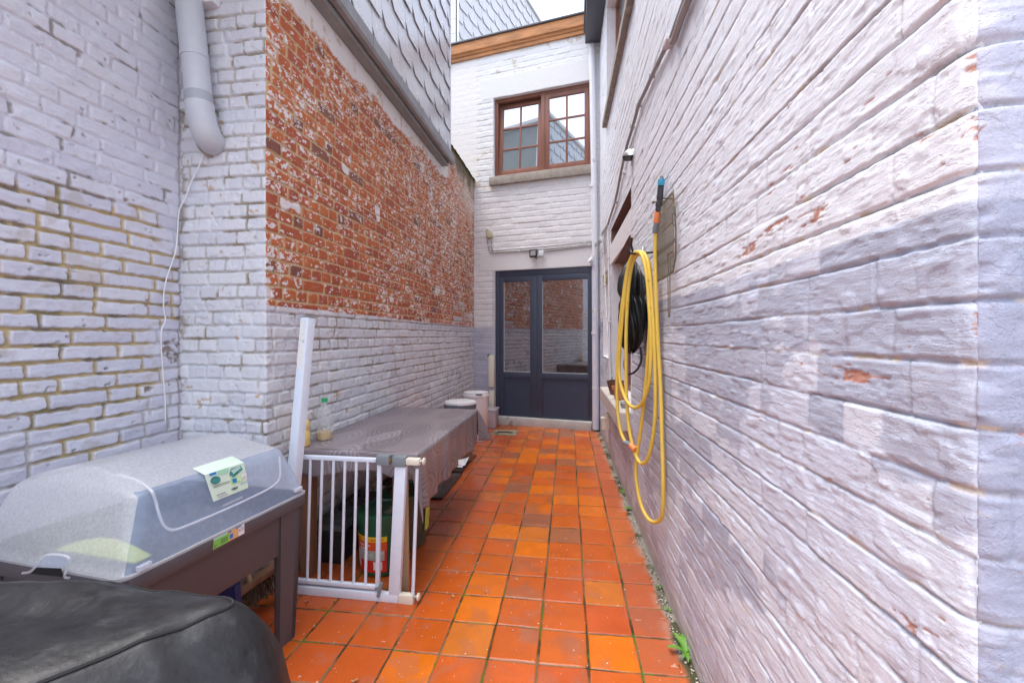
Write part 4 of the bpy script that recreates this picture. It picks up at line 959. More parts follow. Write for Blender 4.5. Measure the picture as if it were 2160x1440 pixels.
# ================================================================== hose, bag, rack
def hose_pt(u, v, dx=0.0):
    y = 2.30 + (1392 - u) * .0042; p = hit_y(u, v, y); lim = rw_x(p.y) - .022
    p.x = min(p.x, lim) - dx; return p
hk = hose_pt(1352, 532)
t = thing("hose_hook", "dark steel hook carrying the yellow hose and black pouch", "hook", hk)
b = B(); b.tube([Vector((rw_x(hk.y) + .01, hk.y, hk.z)), Vector((hk.x - .05, hk.y, hk.z - .005)), Vector((hk.x - .065, hk.y, hk.z + .035))], .006, 10, smooth=5); b.build("rod", M['black'], t)
b = B(); q = hit_rw(1358, 530, .01); b.box(q + Vector((-.012, -.012, -.06)), q + Vector((.006, .012, .03)), .003); b.build("plate", M['chrome'], t)
def hose():
    t = thing("garden_hose", "yellow garden hose hanging in long loops on the right white wall", "hose", hose_pt(1365, 800))
    pts = [(1383, 488), (1382, 540), (1384, 620), (1388, 720), (1394, 820), (1401, 920), (1407, 1010), (1406, 1060), (1398, 1090), (1383, 1101), (1366, 1092), (1351, 1060), (1342, 1010), (1343, 965), (1351, 910), (1358, 850), (1364, 790), (1369, 720), (1373, 650), (1373, 590), (1368, 552), (1358, 536), (1346, 541),
           (1337, 562), (1330, 610), (1326, 680), (1325, 760), (1326, 830), (1330, 890), (1338, 935), (1348, 965), (1358, 977), (1371, 968), (1381, 930), (1387, 880), (1388, 820), (1386, 740), (1382, 660), (1377, 590), (1371, 550), (1360, 532), (1347, 536),
           (1336, 566), (1328, 620), (1321, 690), (1316, 750), (1316, 790), (1322, 822), (1335, 850), (1351, 860), (1366, 848), (1377, 820), (1383, 780), (1384, 710), (1380, 640), (1375, 580), (1366, 541), (1354, 531), (1343, 541), (1333, 572), (1324, 630), (1316, 700), (1312, 770), (1311, 830), (1313, 870), (1318, 905), (1325, 925), (1331, 934)]
    n = len(pts); P = []
    for i, (u, v) in enumerate(pts):
        loop = 0 if i < 21 else (1 if i < 41 else 2)
        P.append(hose_pt(u, v, (.0, .012, .026)[loop]))
    b = B(); b.tube(P, .0098, 14, smooth=6); b.build("tube", M['hose'], t)
    a = P[0]
    def q(u, v): return hose_pt(u, v, .004)
    noz = thing("spray_nozzle", "grey and blue spray nozzle with orange coupling above the yellow hose", "nozzle", q(1390, 440))
    b = B(); b.tube([q(1383, 492), q(1384, 486), q(1386, 476), q(1387, 470)], [.0125, .014, .015, .016], 16); b.build("hose_socket", M['grey_plastic'], noz)
    b = B(); b.tube([q(1386, 471), q(1386.5, 468), q(1388, 458), q(1389, 449), q(1389.5, 447)], [.015, .0165, .0145, .0175, .0165], 18); b.build("coupling", M['orange_plastic'], noz)
    b = B(); b.tube([q(1389.5, 448), q(1390, 443), q(1391, 434), q(1393, 424), q(1395, 415), q(1397, 406), q(1399, 396), q(1401, 390)], [.011, .014, .0165, .0155, .0165, .0155, .0150, .0145], 18, smooth=3); b.build("grip", mat("charcoal_rubber", (.055, .058, .068), .6, bump=.2), noz)
    b = B(); b.tube([q(1401, 391), q(1401.5, 387), q(1402.5, 380), q(1403, 377)], [.0155, .017, .017, .0155], 18); b.build("collar", M['blue_plastic'], noz)
    b = B(); b.tube([q(1403, 379), q(1403.6, 374), q(1404, 371)], [.010, .0095, .008], 16); b.build("tip", M['grey_plastic'], noz)
    e = P[-1]; e2 = hose_pt(1338, 938, .02); e3 = hose_pt(1341, 942, .018)
    b = B(); b.tube([e - (e2 - e) * .5, e, e2], [.0125, .0145, .015], 14); b.build("end_socket", M['grey_plastic'], t)
    d = (e3 - e2).normalized(); b = B(); b.tube([e2, e2 + d * .015, e2 + d * .045], [.017, .016, .0185], 16); b.tube([e2 + d * .0455, e2 + d * .046], [.013, .013], 16); b.build("end_coupling", M['orange_plastic'], t)
    r = hit_rw(1404, 425, .0); b = B(); b.tube([r + Vector((.004, 0, 0)), r + Vector((-.05, .012, .004)), r + Vector((-.055, .03, .004))], .005, 8, smooth=4); tag(b.build("wall_peg", M['wire']), "small metal peg in the wall behind the spray nozzle", "peg")
hose()
def bag():
    cy = 2.78; t = thing("hanging_pouch", "black gathered fabric pouch hanging behind the yellow hose loops", "bag", (.34, cy, 1.48))
    prof = [(1.785, .012), (1.76, .035), (1.72, .075), (1.66, .105), (1.58, .120), (1.47, .125), (1.36, .122), (1.28, .105), (1.235, .075), (1.215, .045), (1.20, .012)]
    rg = random.Random(4)
    zz = [p[0] for p in prof][::-1]; rr_ = [p[1] for p in prof][::-1]
    def f(s, tt):
        z = 1.20 + tt * .585; r = float(np.interp(z, zz, rr_)); a = 2 * math.pi * s
        facing = max(0, math.cos(a + 2.0))
        pleat = (.016 * math.sin(a * 13 + 3 * math.sin(z * 9)) * (.35 + .8 * facing)) * (r / .12) * (1 - .6 * math.exp(-((z - 1.53) / .02) ** 2))
        waist = 1 - .10 * math.exp(-((z - 1.53) / .025) ** 2)
        lump = .012 * math.sin(3 * a + z * 14) + .008 * math.sin(5 * a - z * 21)
        rad = (r + pleat + lump * r / .12) * waist
        x = rad * .62 * math.cos(a); y = rad * 1.18 * math.sin(a)
        cx = rw_x(cy) - .088
        return Vector((cx + x, cy + y + .01 * math.sin(z * 8), z - .012 * math.cos(a * 6) * (1 - tt) ** 3))
    b = B(); b.grid(f, 220, 60); bmesh.ops.remove_doubles(b.bm, verts=b.bm.verts[:], dist=.0004); b.build("pouch", M['bag'], t, angle=60)
    cx = rw_x(cy) - .10
    b = B()
    b.tube([(cx, cy - .05, 1.235), (cx - .035, cy - .05, 1.15), (cx - .025, cy - .05, 1.075), (cx + .02, cy - .08, 1.085), (cx + .055, cy - .09, 1.15), (cx + .05, cy - .09, 1.235)], .0065, 8, smooth=6); b.build("strap_loop", M['bag'], t)
    b = B(); b.tube([(cx + .02, cy - .03, 1.78), (cx + .0, cy - .08, 1.84), (cx + .0, cy - .10, 1.88)], .007, 8); b.build("hanging_loop", M['bag'], t)
bag()
def rack():
    t = thing("grill_rack", "rusty wire grill rack hung flat on the white wall behind the nozzle", "grill rack", hit_rw(1415, 500, .02))
    y0, y1, z0, z1 = 2.005, 2.44, 1.585, 1.945; o = .02
    c = .05
    P = lambda y, z, oo=o: rpt(y, z, oo)
    b = B(); fr = [(y0 + c * .3, z1 - c * 1.6), (y0 + c, z1 - .01), (y0 + c * 1.6, z1), (y1 - c, z1), (y1, z1 - c), (y1, z0 + c), (y1 - c, z0), (y0 + c, z0), (y0, z0 + c * 1.2), (y0, (z0 + z1) / 2), (y0 + c * .3, z1 - c * 1.6)]
    b.tube([P(y, z) for y, z in fr], .0038, 8); b.build("rim", M['wire'], t)
    b = B(); n = 24
    for k in range(1, n):
        y = y0 + (y1 - y0) * k / n; b.tube([P(y, z0 + .002, o + .004), P(y, z1 - .002, o + .004)], .0016, 6)
    o_ = b.build("grid_wires", M['wire'], t)
    b = B()
    for z in (z0 + .13, z0 + .14): b.tube([P(y0, z, o - .002), P(y1, z, o - .002)], .0026, 6)
    b.tube([P(y0, z0 + .24, o), P(y0 - .02, z0 + .245, o + .02), P(y0 - .02, z0 + .20, o + .02), P(y0, z0 + .19, o)], .0022, 6)
    b.build("cross_wire", M['wire'], t)
    for (ya, la) in ((y0 + .09, .20), (y1 - .06, .16)):
        b = B(); b.tube([P(ya - .012, z0 + .08, o + .006), P(ya - .012, z0 - la + .03, o + .006), P(ya - .004, z0 - la, o + .006), P(ya + .012, z0 - la, o + .006), P(ya + .02, z0 - la + .03, o + .006), P(ya + .03, z0 + .10, o + .006)], .0024, 6); b.tube([P(ya - .05, z0 + .09, o + .005), P(ya + .05, z0 + .09, o + .005)], .003, 6)
        b.build("handle", M['wire'], t)
    q = rpt(2.15, z1 - .005, 0); b = B(); b.tube([q + Vector((.005, 0, 0)), q + Vector((-.04, 0, .004))], .004, 8); b.build("nail", M['wire'], t)
rack()

# ================================================================== table with cloth
TX0, TX1, TY0, TY1, TZ = -1.50, -.792, 2.155, 3.50, .703
t = thing("garden_table", "low wooden table along the left wall under a grey patterned cloth", "table", (-1.15, 2.8, 0))
b = B(); b.box((TX0 + .01, TY0 + .012, TZ - .03), (TX1 - .012, TY1 - .012, TZ - .004), .003); b.build("tabletop", M['wood_dark'], t)
b = B(); b.box((TX0 + .04, TY0 + .05, TZ - .11), (TX1 - .05, TY0 + .075, TZ - .03)); b.box((TX0 + .04, TY1 - .075, TZ - .11), (TX1 - .05, TY1 - .05, TZ - .03)); b.box((TX1 - .075, TY0 + .075, TZ - .11), (TX1 - .05, TY1 - .075, TZ - .03)); b.build("apron", M['wood_dark'], t)
for (x, y) in ((TX0 + .03, TY0 + .03), (-.975, TY0 + .09), (TX0 + .03, TY1 - .09), (-1.22, TY1 - .25)):
    b = B(); b.box((x, y, .006), (x + .062, y + .062, TZ - .03), .003); b.build("leg", M['wood_dark'], t)
def cloth():
    bm = bmesh.new(); uvl = bm.loops.layers.uv.new("cloth")
    def sheet(f, g, nu, nv):
        vs = [[bm.verts.new(f(i / nu, j / nv)) for i in range(nu + 1)] for j in range(nv + 1)]
        for j in range(nv):
            for i in range(nu):
                fc = bm.faces.new([vs[j][i], vs[j][i + 1], vs[j + 1][i + 1], vs[j + 1][i]])
                for l, (a, c) in zip(fc.loops, ((i, j), (i + 1, j), (i + 1, j + 1), (i, j + 1))): l[uvl].uv = g(a / nu, c / nv)
    rr = .012
    # one length across: flat top, rounded right edge, hanging side
    W = TX1 - TX0
    def top(s, tt):
        y = TY0 + (TY1 - TY0) * tt; d = s * (W + .285 + .0 * tt)
        drop = .285 - .035 * tt + .012 * math.sin(tt * 9)
        d = s * (W + drop)
        if d < W - rr: x = TX0 + d; z = TZ + .0015 * math.sin(x * 23 + y * 7) * math.sin(y * 11)
        elif d < W + rr:
            a = (d - W + rr) / (2 * rr) * math.pi / 2; x = TX1 - rr + rr * math.sin(a); z = TZ - rr + rr * math.cos(a)
        else:
            q = (d - W - rr); k = q / .28; x = TX1 + .010 * k + .022 * k * math.sin(tt * 17 + .6) * .6 + .012 * k * math.sin(tt * 41); z = TZ - rr - q
        return Vector((x, y, z))
    sheet(top, lambda s, tt: (s * (W + .26), tt * 1.35), 60, 80)
    # front skirt
    def fr(s, tt):
        x = TX0 + W * s; d = tt * (.125 + .02 * math.sin(s * 8)); a = min(1, d / .02) * math.pi / 2
        if d < .02: return Vector((x, TY0 + .0 - rr * math.sin(a) + .0, TZ - rr * (1 - math.cos(a))))
        k = (d - .02) / .11
        return Vector((x, TY0 - rr - .008 * k + .012 * k * math.sin(s * 21), TZ - rr - (d - .02)))
    sheet(fr, lambda s, tt: (s * W, -tt * .13), 50, 14)
    # back skirt
    sheet(lambda s, tt: Vector((TX0 + W * s, TY1 + .004 + .012 * tt + .008 * tt * math.sin(s * 19), TZ - .002 - tt * .18)), lambda s, tt: (s * W, 1.35 + tt * .18), 30, 8)
    # corner folds that hang out
    def fold(C, p0, p1, tip, out, uv0, nn=14):
        C, p0, p1, tip, out = map(Vector, (C, p0, p1, tip, out))
        def f(s, tt):
            # s runs from side edge over the outward fold to the other edge
            a = p0 if s < .5 else p1; k = (s * 2 if s < .5 else 2 - s * 2)
            low = a + (tip - a) * k; mid = C + (low - C) * tt
            return mid + out * (math.sin(k * math.pi * .5) * tt * .9 + .12 * math.sin(tt * math.pi) * k)
        sheet(f, lambda s, tt: (uv0[0] + s * .30, uv0[1] + tt * .33), nn * 2, 16)
    fold((TX1 + .002, TY0 - .006, TZ - .006), (TX1 + .012, TY0 + .02, TZ - .29), (TX1 - .03, TY0 - .012, TZ - .13), (TX1 + .012, TY0 - .02, TZ - .345), (.028, -.026, .0), (.3, .1))
    fold((TX1 + .002, TY1 + .002, TZ - .004), (TX1 + .012, TY1 - .01, TZ - .25), (TX1 - .10, TY1 + .02, TZ - .18), (TX1 + .055, TY1 + .06, TZ - .27), (.055, .045, .0), (.1, .7))
    bmesh.ops.recalc_face_normals(bm, faces=bm.faces[:])
    me = bpy.data.meshes.new("tablecloth"); bm.to_mesh(me); bm.free(); me.shade_smooth(); me.set_sharp_from_angle(angle=R(70))
    o = link("tablecloth", me, M['cloth']); sm_ = o.modifiers.new("thickness", 'SOLIDIFY'); sm_.thickness = .0015; sm_.offset = 1
    tag(o, "grey mauve tablecloth printed with concentric rings over the low table", "tablecloth")
cloth()
# bottles on the table
def lathe_thing(name, label, cat, c, parts, group=None, n=32):
    t = thing(name, label, cat, c, group)
    for (pn, prof, mt) in parts:
        b = B(); b.lathe(prof, c=c, n=n); b.build(pn, mt, t)
    return t
q = hit_z(664, 925, TZ); q.x = max(q.x, -1.44); q.z = TZ + .002
q = at_t(664, 925, .593 * 930 / (925 - 708)); q.z = TZ + .003; q.x = -1.43
lathe_thing("plastic_bottle", "clear plastic bottle with green cap and tan dregs on the table", "bottle", q,
    [("body", [(.005, 0), (.040, .001), (.045, .012), (.045, .06), (.043, .075), (.045, .09), (.045, .13), (.040, .16), (.025, .185), (.014, .205), (.0135, .222)], M['bottle_clear']), ("dregs", [(.002, .003), (.0405, .004), (.0425, .012), (.0425, .045), (.002, .047)], M['amber']), ("cap", [(.0165, .214), (.0165, .236), (.001, .237)], M['green_cap'])])
q2 = at_t(624, 928, 2.36); q2.z = TZ + .003; q2.x = -1.468; q2.y = 2.200
lathe_thing("yellow_bottle", "squat yellow bottle half hidden behind the leaning white post", "bottle", q2,
    [("body", [(.005, 0), (.038, .001), (.041, .01), (.041, .07), (.034, .085), (.040, .10), (.038, .125), (.03, .14), (.018, .147), (.016, .16)], M['yellow_bottle']), ("cap", [(.02, .15), (.02, .175), (.001, .176)], M['yellow_bottle'])])

# ================================================================== leaning white post
def post():
    p = hit_y(597, 1200, 1.93); p.z = .003; tp = hit_y(650, 670, 2.03)
    t = thing("white_post", "tall white square metal post leaning at the table's front end", "post", p)
    d = (tp - p).normalized(); x = Vector((.98, -.16, 0)); x = (x - d * x.dot(d)).normalized(); y = d.cross(x); L = (tp - p).length
    Mx = Matrix(((x.x, y.x, d.x, p.x), (x.y, y.y, d.y, p.y), (x.z, y.z, d.z, p.z), (0, 0, 0, 1)))
    b = B(); b.box((-.024, -.024, 0), (.024, .024, L), .0025, Mx); b.build("profile", M['white_metal'], t)
    b = B(); b.box((-.025, -.025, L), (.025, .025, L + .004), .001, Mx); b.build("end_cap", M['grey_plastic'], t)
    b = B(); b.box((-.020, -.0246, L - .26), (.012, -.0238, L - .02), 0, Mx); b.build("torn_label", mat("torn_paper", (.78, .77, .76), .6, dirt=(.40, .38, .36), dscale=30, dth=.55), t)
    b = B(); b.box((-.008, -.0248, .545), (.014, -.0238, .60), 0, Mx); b.build("barcode_label", mat("faded_label", (.62, .64, .68), .5, dirt=(.30, .31, .34), dscale=60, dth=.5), t)
post()

# ================================================================== stair gate
def gate():
    Y = 2.045; t = thing("stair_gate", "white metal stair gate with grey latch standing before the table", "gate", (-1.1, Y, 0))
    W = M['white_metal']
    def X(u, v): return hit_y(u, v, Y).x
    xL = -1.43; xR = X(842, 1262); xO = X(873, 1264)
    b = B(); b.box((xL, Y - .014, .006), (xR, Y + .014, .048), .004); b.build("threshold_bar", W, t)
    b = B(); b.box((xR + .001, Y - .016, .004), (xO, Y + .016, .050), .005); b.build("foot_block", M['cream'], t)
    zt = hit_y(720, 966.5, Y).z; xtr = X(795, 966)
    b = B(); b.box((xL + .02, Y - .011, .060), (X(800, 1237), Y + .011, .080), .005); b.build("lower_rail", W, t)
    b = B(); b.box((xL + .02, Y - .011, zt - .011), (xtr, Y + .011, zt + .011), .006); b.build("top_rail", W, t)
    b = B(); b.tube([(xL + .025, Y, .08), (xL + .03, Y, zt - .01)], .009, 12); b.build("side_bar", W, t)
    for (ut, vt, ub, vb) in ((655, 970, 648, 1234), (680, 970, 672.5, 1234), (704, 970, 697, 1234), (728, 970, 721.5, 1234), (752, 970, 746, 1234), (776, 970, 771, 1234)):
        b = B(); b.tube([(X(ub, vb), Y, .078), (X(ut, vt), Y, zt - .008)], .0072, 12); b.build("bar", W, t)
    b = B(); b.bar((X(797, 1238), Y, .062), (X(801, 980), Y, zt - .02), .020, .020, (0, 1, 0), .003); b.build("latch_stile", W, t)
    b = B(); b.bar((X(833, 1252), Y, .045), (X(846.5, 985), Y, zt - .02), .056, .030, (0, 1, 0), .004); b.build("main_post", W, t)
    b = B(); b.tube([(X(871, 1250), Y, .048), (X(880, 985), Y, zt - .035)], .0085, 12); b.build("outer_bar", W, t)
    # latch and hinge blocks
    def blk(name, u0, u1, v0, v1, m, d=.022, bev=.006):
        a = hit_y(u0, v0, Y - d); c = hit_y(u1, v1, Y - d); b = B(); b.box((a.x, Y - d, c.z), (c.x, Y + d, a.z), bev); return b.build(name, m, t)
    lt = blk("latch", 793, 820, 960, 982, M['grey_plastic'])
    a = hit_y(805, 961, Y); b = B(); b.box((a.x - .010, Y - .012, a.z - .004), (a.x + .012, Y + .012, a.z + .006), .003); b.build("push_button", M['cream'], lt)
    a = hit_y(821, 969, Y); b = B(); b.box((a.x - .004, Y - .010, a.z - .010), (a.x + .008, Y + .004, a.z + .006), .002); b.build("yellow_tab", M['yellow_tab'], lt)
    blk("post_cap", 827, 854, 963, 986, M['grey_plastic'], .023)
    blk("top_block", 855, 884, 967, 982, M['cream'], .018)
    for (u, v, dz) in ((884, 972, 0), (872, 1257, 0)):
        a = hit_y(u, v, Y); b = B(); b.tube([a, a + Vector((.022, 0, 0))], .005, 10); b.tube([a + Vector((.008, 0, 0)), a + Vector((.014, 0, 0))], .010, 6); b.build("spindle", M['chrome'], t)
        b = B(); b.lathe([(.001, 0), (.015, 0), (.018, .003), (.018, .008), (.012, .011), (.001, .011)], n=20, M=Matrix.Rotation(R(90), 4, 'Y'), c=a + Vector((.020, 0, 0))); b.build("wall_pad", M['cream'], t)
    a = hit_y(800, 1243, Y - .016)
    b = B(); b.bar(a + Vector((-.006, 0, -.035)), a + Vector((.012, 0, .035)), .016, .014, (0, 1, 0), .004); b.bar(a + Vector((-.022, 0, .004)), a + Vector((.0, 0, .010)), .010, .010, (0, 1, 0), .003); b.build("lower_catch", M['grey_plastic'], t)
gate()
# loose wooden batten
pb = hit_z(863, 1240, .0); pt = hit_y(853, 985, 2.115)
b = B(); b.bar((pb.x, 2.13, .004), (pt.x + .004, 2.105, pt.z), .034, .018, (0, 1, 0), .002); tag(b.build("wooden_batten", M['wood']), "bare pine batten standing behind the right end of the stair gate", "batten")

# ================================================================== things under the table
def bucket(name, label, c, rt, rb, h, mbody, mlid, group=None):
    t = thing(name, label, "bucket", c, group)
    b = B(); b.lathe([(.001, .004), (rb - .006, .004), (rb, .010), (rb + (rt - rb) * .85, h * .84), (rb + (rt - rb) * .86 + .010, h * .845), (rb + (rt - rb) * .9 + .010, h * .93), (rt, h * .94)], c=c, n=48); b.build("body", mbody, t)
    b = B(); b.lathe([(rt - .002, h * .915), (rt + .009, h * .92), (rt + .010, h * .985), (rt + .004, h), (rt - .010, h + .001), (rt - .014, h - .010), (rt * .55, h - .009), (.001, h - .006)], c=c, n=48); b.build("lid", mlid, t)
    return t
bc = Vector((-1.075, 2.345, .004))
bk = bucket("lidded_bucket", "dark green lidded bucket with red product label behind the gate bars", bc, .135, .116, .335, M['bucket_green'], M['bucket_green'], "buckets under the table")
def wrap(c, rb, rt, h, a0, a1, z0, z1, m, par, name, lift=.0012):
    b = B()
    def f(s, tt):
        a = a0 + (a1 - a0) * s; z = z0 + (z1 - z0) * tt; r = rb + (rt - rb) * z / h + lift
        return Vector((c.x + r * math.cos(a), c.y + r * math.sin(a), c.z + z))
    b.grid(f, 24, 6); return b.build(name, m, par)
A0, A1 = R(-160), R(-55)
rbx = lambda z: .116 + .019 * z / .335
lb = wrap(bc, .116, .1335, .335, A0, A1, .03, .215, M['ink_red'], bk, "product_label")
wrap(bc, .116, .1335, .335, A0, A1, .196, .224, M['ink_yellow'], lb, "offer_band", .0022)
wrap(bc, .116, .1335, .335, A0, A1, .150, .196, mat("orange_red_print", (.72, .09, .02), .4), lb, "title_band", .002)
wrap(bc, .116, .1335, .335, A0 + .1, A1 - .1, .095, .150, mat("grey_photo_print", (.42, .42, .40), .45, var=.5, vscale=22), lb, "picture", .0022)
wrap(bc, .116, .1335, .335, R(-84), R(-72), .100, .145, M['ink_green'], lb, "green_panel", .003)
wrap(bc, .116, .1335, .335, A0 + .25, A0 + .55, .05, .135, mat("torn_label_white", (.62, .60, .66), .6, dirt=(.05, .16, .08), dscale=60, dth=.58), lb, "torn_patch", .003)
wrap(bc, .116, .1335, .335, R(-88), R(-66), .045, .090, M['paper'], lb, "text_panel", .003)
for k in range(6): wrap(bc, .116, .1335, .335, R(-80) + k * .022, R(-80) + k * .022 + .010, .036, .056, M['ink'], lb, "barcode_bar", .0038) if k % 1 == 0 else None
def curved_text(body, c, a_mid, z, size, m, par, rb=.116, rt=.1335, h=.335, lift=.0045, name="lettering"):
    cu = bpy.data.curves.new("lettering", 'FONT'); cu.body = body; cu.size = size; cu.align_x = 'CENTER'; cu.resolution_u = 2; cu.extrude = .0004
    tmp = bpy.data.objects.new("lettering", cu); COL.objects.link(tmp); dg = bpy.context.evaluated_depsgraph_get(); dg.update()
    me = bpy.data.meshes.new_from_object(tmp.evaluated_get(dg)); bpy.data.objects.remove(tmp); bpy.data.curves.remove(cu)
    for v in me.vertices:
        zz = z + v.co.y; r = rb + (rt - rb) * zz / h + lift + v.co.z; a = a_mid + v.co.x / r
        v.co = (c.x + r * math.cos(a), c.y + r * math.sin(a), c.z + zz)
    me.name = name; return link(name, me, m, par)
curved_text("GRATIS +25% GRATUIT", bc, R(-104), .203, .019, M['ink_red'], lb)
curved_text("Petite Rock", bc, R(-112), .173, .017, M['paper'], lb); curved_text("flexons", bc, R(-114), .156, .015, M['paper'], lb)
b = B(); 
for k in range(5): b.poly([bc + Vector((.02 + .012 * math.cos(k * 1.3), -.02 + .02 * k - .03, .3275)), bc + Vector((.075, -.03 + .02 * k - .03, .3275)), bc + Vector((.075, -.018 + .02 * k - .03, .3275)), bc + Vector((.025, -.016 + .02 * k - .03, .3275))])
b.build("torn_lid_label", mat("torn_lid_label", (.55, .36, .26), .6, dirt=(.72, .72, .70), dscale=50, dth=.5), bk, smooth=False)
bc2 = Vector((-1.052, 2.645, .004))
bk2 = bucket("lidded_bucket", "second green bucket with lime label behind the pine batten", bc2, .138, .118, .34, M['bucket_olive'], M['bucket_green'], "buckets under the table")
wrap(bc2, .118, .136, .34, R(-16), R(20), .10, .27, mat("lime_label", (.50, .66, .10), .45, dirt=(.04, .05, .03), dscale=45, dth=.56), bk2, "product_label", .0125)
def toolbox():
    x0, x1, y0, y1 = -1.495, -1.305, 2.33, 2.86; t = thing("toolbox", "worn black plastic toolbox with grey lid against the left wall", "toolbox", (-1.4, 2.6, 0))
    b = B(); b.prism([(x0 + .012, y0 + .012, .004), (x1 - .012, y0 + .012, .004), (x1 - .012, y1 - .012, .004), (x0 + .012, y1 - .012, .004)], (0, 0, .001)); b.box((x0 + .008, y0 + .008, .004), (x1 - .008, y1 - .008, .165), .014); b.box((x0, y0, .155), (x1, y1, .185), .006); b.build("box", M['black_rough'], t)
    b = B(); b.box((x0 - .002, y0 - .002, .187), (x1 + .002, y1 + .002, .225), .012); b.box((x0 + .025, y0 + .03, .222), (x1 - .02, y1 - .03, .248), .010)
    for k in range(6): b.box((x0 + .03, y0 + .06 + k * .07, .247), (x1 - .025, y0 + .10 + k * .07, .253), .003)
    o = b.build("lid", mat("dusty_grey_plastic", (.085, .088, .09), .55, bump=.2, var=.3, vscale=14, dirt=(.17, .17, .165), dscale=18, dth=.56), t)
    b = B(); b.box((x1 + .001, y0 + .10, .165), (x1 + .010, y0 + .15, .215), .003); b.box((x1 + .001, y1 - .15, .165), (x1 + .010, y1 - .10, .215), .003); b.build("clasp", M['black'], o)
    b = B(); b.tube([((x0 + x1) / 2, y0 + .15, .25), ((x0 + x1) / 2, y0 + .15, .285), ((x0 + x1) / 2, y1 - .15, .285), ((x0 + x1) / 2, y1 - .15, .25)], .012, 10); b.build("handle", M['black'], o)
toolbox()
def trough():
    t = thing("soil_planter", "cream planter of dark soil under the table behind the buckets", "planter", (-1.30, 3.05, 0))
    x0, x1, y0, y1, h = -1.44, -1.12, 2.95, 3.22, .22
    b = B()
    for (a, c) in (((x0, y0, .004), (x1, y0 + .012, h)), ((x0, y1 - .012, .004), (x1, y1, h)), ((x0, y0 + .012, .004), (x0 + .012, y1 - .012, h)), ((x1 - .012, y0 + .012, .004), (x1, y1 - .012, h))): b.box(a, c, .002)
    for (a, c) in (((x0 - .012, y0 - .012, h), (x1 + .012, y0 + .014, h + .022)), ((x0 - .012, y1 - .014, h), (x1 + .012, y1 + .012, h + .022)), ((x0 - .012, y0 + .014, h), (x0 + .014, y1 - .014, h + .022)), ((x1 - .014, y0 + .014, h), (x1 + .012, y1 - .014, h + .022))): b.box(a, c, .003)
    b.build("trough", mat("cream_planter", (.55, .46, .36), .5, var=.15), t)
    b = B(); rg = random.Random(8); hh = {}
    b.grid(lambda s, u: Vector((x0 + .013 + s * (x1 - x0 - .026), y0 + .013 + u * (y1 - y0 - .026), h - .02 + .03 * float(fbm(np.array([s * 6]), np.array([u * 6]), 5, 3)[0]))), 24, 20); b.build("soil", M['soil'], t)
trough()
for k, (x0, x1, y0, y1, z, lab) in enumerate(((-1.26, -1.045, 3.36, 3.98, .010, "nearer dark wet board on the floor below the cloth's long edge"), (-1.27, -1.06, 4.02, 4.62, .012, "farther dark board on the floor with magazines on its end"))):
    b = B(); b.box((x0, y0, z), (x1, y1, z + .016), .003); o = b.build("dark_board", M['mat_dark']); tag(o, lab, "board", "dark boards on the floor")
p = hit_z(990, 976, 0)
b = B(); b.box((p.x - .035, p.y, .004), (p.x + .022, p.y + .06, .30), .003); b.box((p.x - .30, p.y + .0, .30), (p.x + .022, p.y + .06, .36), .003); tag(b.build("wooden_trestle", M['wood_dark']), "low brown wooden trestle leg standing by the magazines past the table", "trestle")
for k in range(2):
    b = B(); b.grid(lambda s, u: Vector((-1.20 + .12 * s + .015 * k, 4.12 + .17 * u + .04 * k, .034 + .010 * k + .03 * s * s * u + .006 * u)), 8, 8)
    o = b.build("magazine", mat("magazine_print", (.66, .67, .72), .3, dirt=(.50, .16, .12), dscale=12, dth=.63) if k == 0 else M['paper']); o.modifiers.new("thickness", 'SOLIDIFY').thickness = .004
    tag(o, ("wet magazine with red print, undermost by the wooden trestle", "white magazine lying on top of the red printed one")[k], "magazine", "magazines on the floor")
# white bins at the far end of the table
def bin_(label, c, r, h, grey):
    t = thing("storage_bin", label, "bin", c, "white bins beyond the table")
    b = B(); b.lathe([(.001, .0), (r * .86, .0), (r * .88, .012), (r * .88, .16), (r * .90, .165), (r * .97, h * .9), (r * .97, h * .93)], c=c, n=40); b.build("body", M['bucket_white'], t)
    b = B()
    if grey:
        b.lathe([(r * .97, h * .86), (r * 1.02, h * .87), (r * 1.02, h * .945), (r * .96, h * .95)], c=c, n=40); b.box(c + Vector((-.09, -r * 1.1, h * .88)), c + Vector((.02, -r * .9, h * .96)), .01); b.build("grey_rim", M['lid_grey'], t)
        b = B(); b.lathe([(r * 1.0, h * .945), (r * 1.03, h * .95), (r * 1.0, h * .99), (r * .9, h * 1.0), (.001, h * 1.005)], c=c, n=40); b.build("lid", M['bucket_white'], t)
    else:
        b.lathe([(r * .99, h * .90), (r * 1.03, h * .905), (r * 1.03, h * .95), (r * .97, h * .955), (r * .97, h * .99), (.001, h)], c=c, n=40); b.build("lid", M['bucket_white'], t)
        b = B(); b.box(c + Vector((.03, -r * .98, h * .958)), c + Vector((.11, -r * .8, h * .985)), .004); b.build("label", M['lid_grey'], t)
    return t
bin_("white tub with slate grey rim just past the table's far end", Vector((-1.255, 4.70, .006)), .172, .585, True)
bin_("tall white lidded bin behind the grey rimmed tub", Vector((-1.235, 5.38, .006)), .160, .60, False)
q = hit_z(1036, 905, 0)
t = thing("plastic_crate", "cloudy plastic box on the floor left of the door sill", "box", (q.x, q.y + .12, 0))
b = B(); x, y = q.x - .03, q.y + .02
b.box((x - .09, y - .02, .006), (x + .09, y + .26, .25), .02); b.box((x - .10, y - .03, .25), (x + .10, y + .27, .27), .01); b.build("box", M['clear_box'], t)
b = B(); b.box((x - .082, y - .012, .02), (x + .082, y + .25, .20), .015); b.build("contents", mat("pink_contents", (.62, .42, .45), .6, var=.2, vscale=9), t)
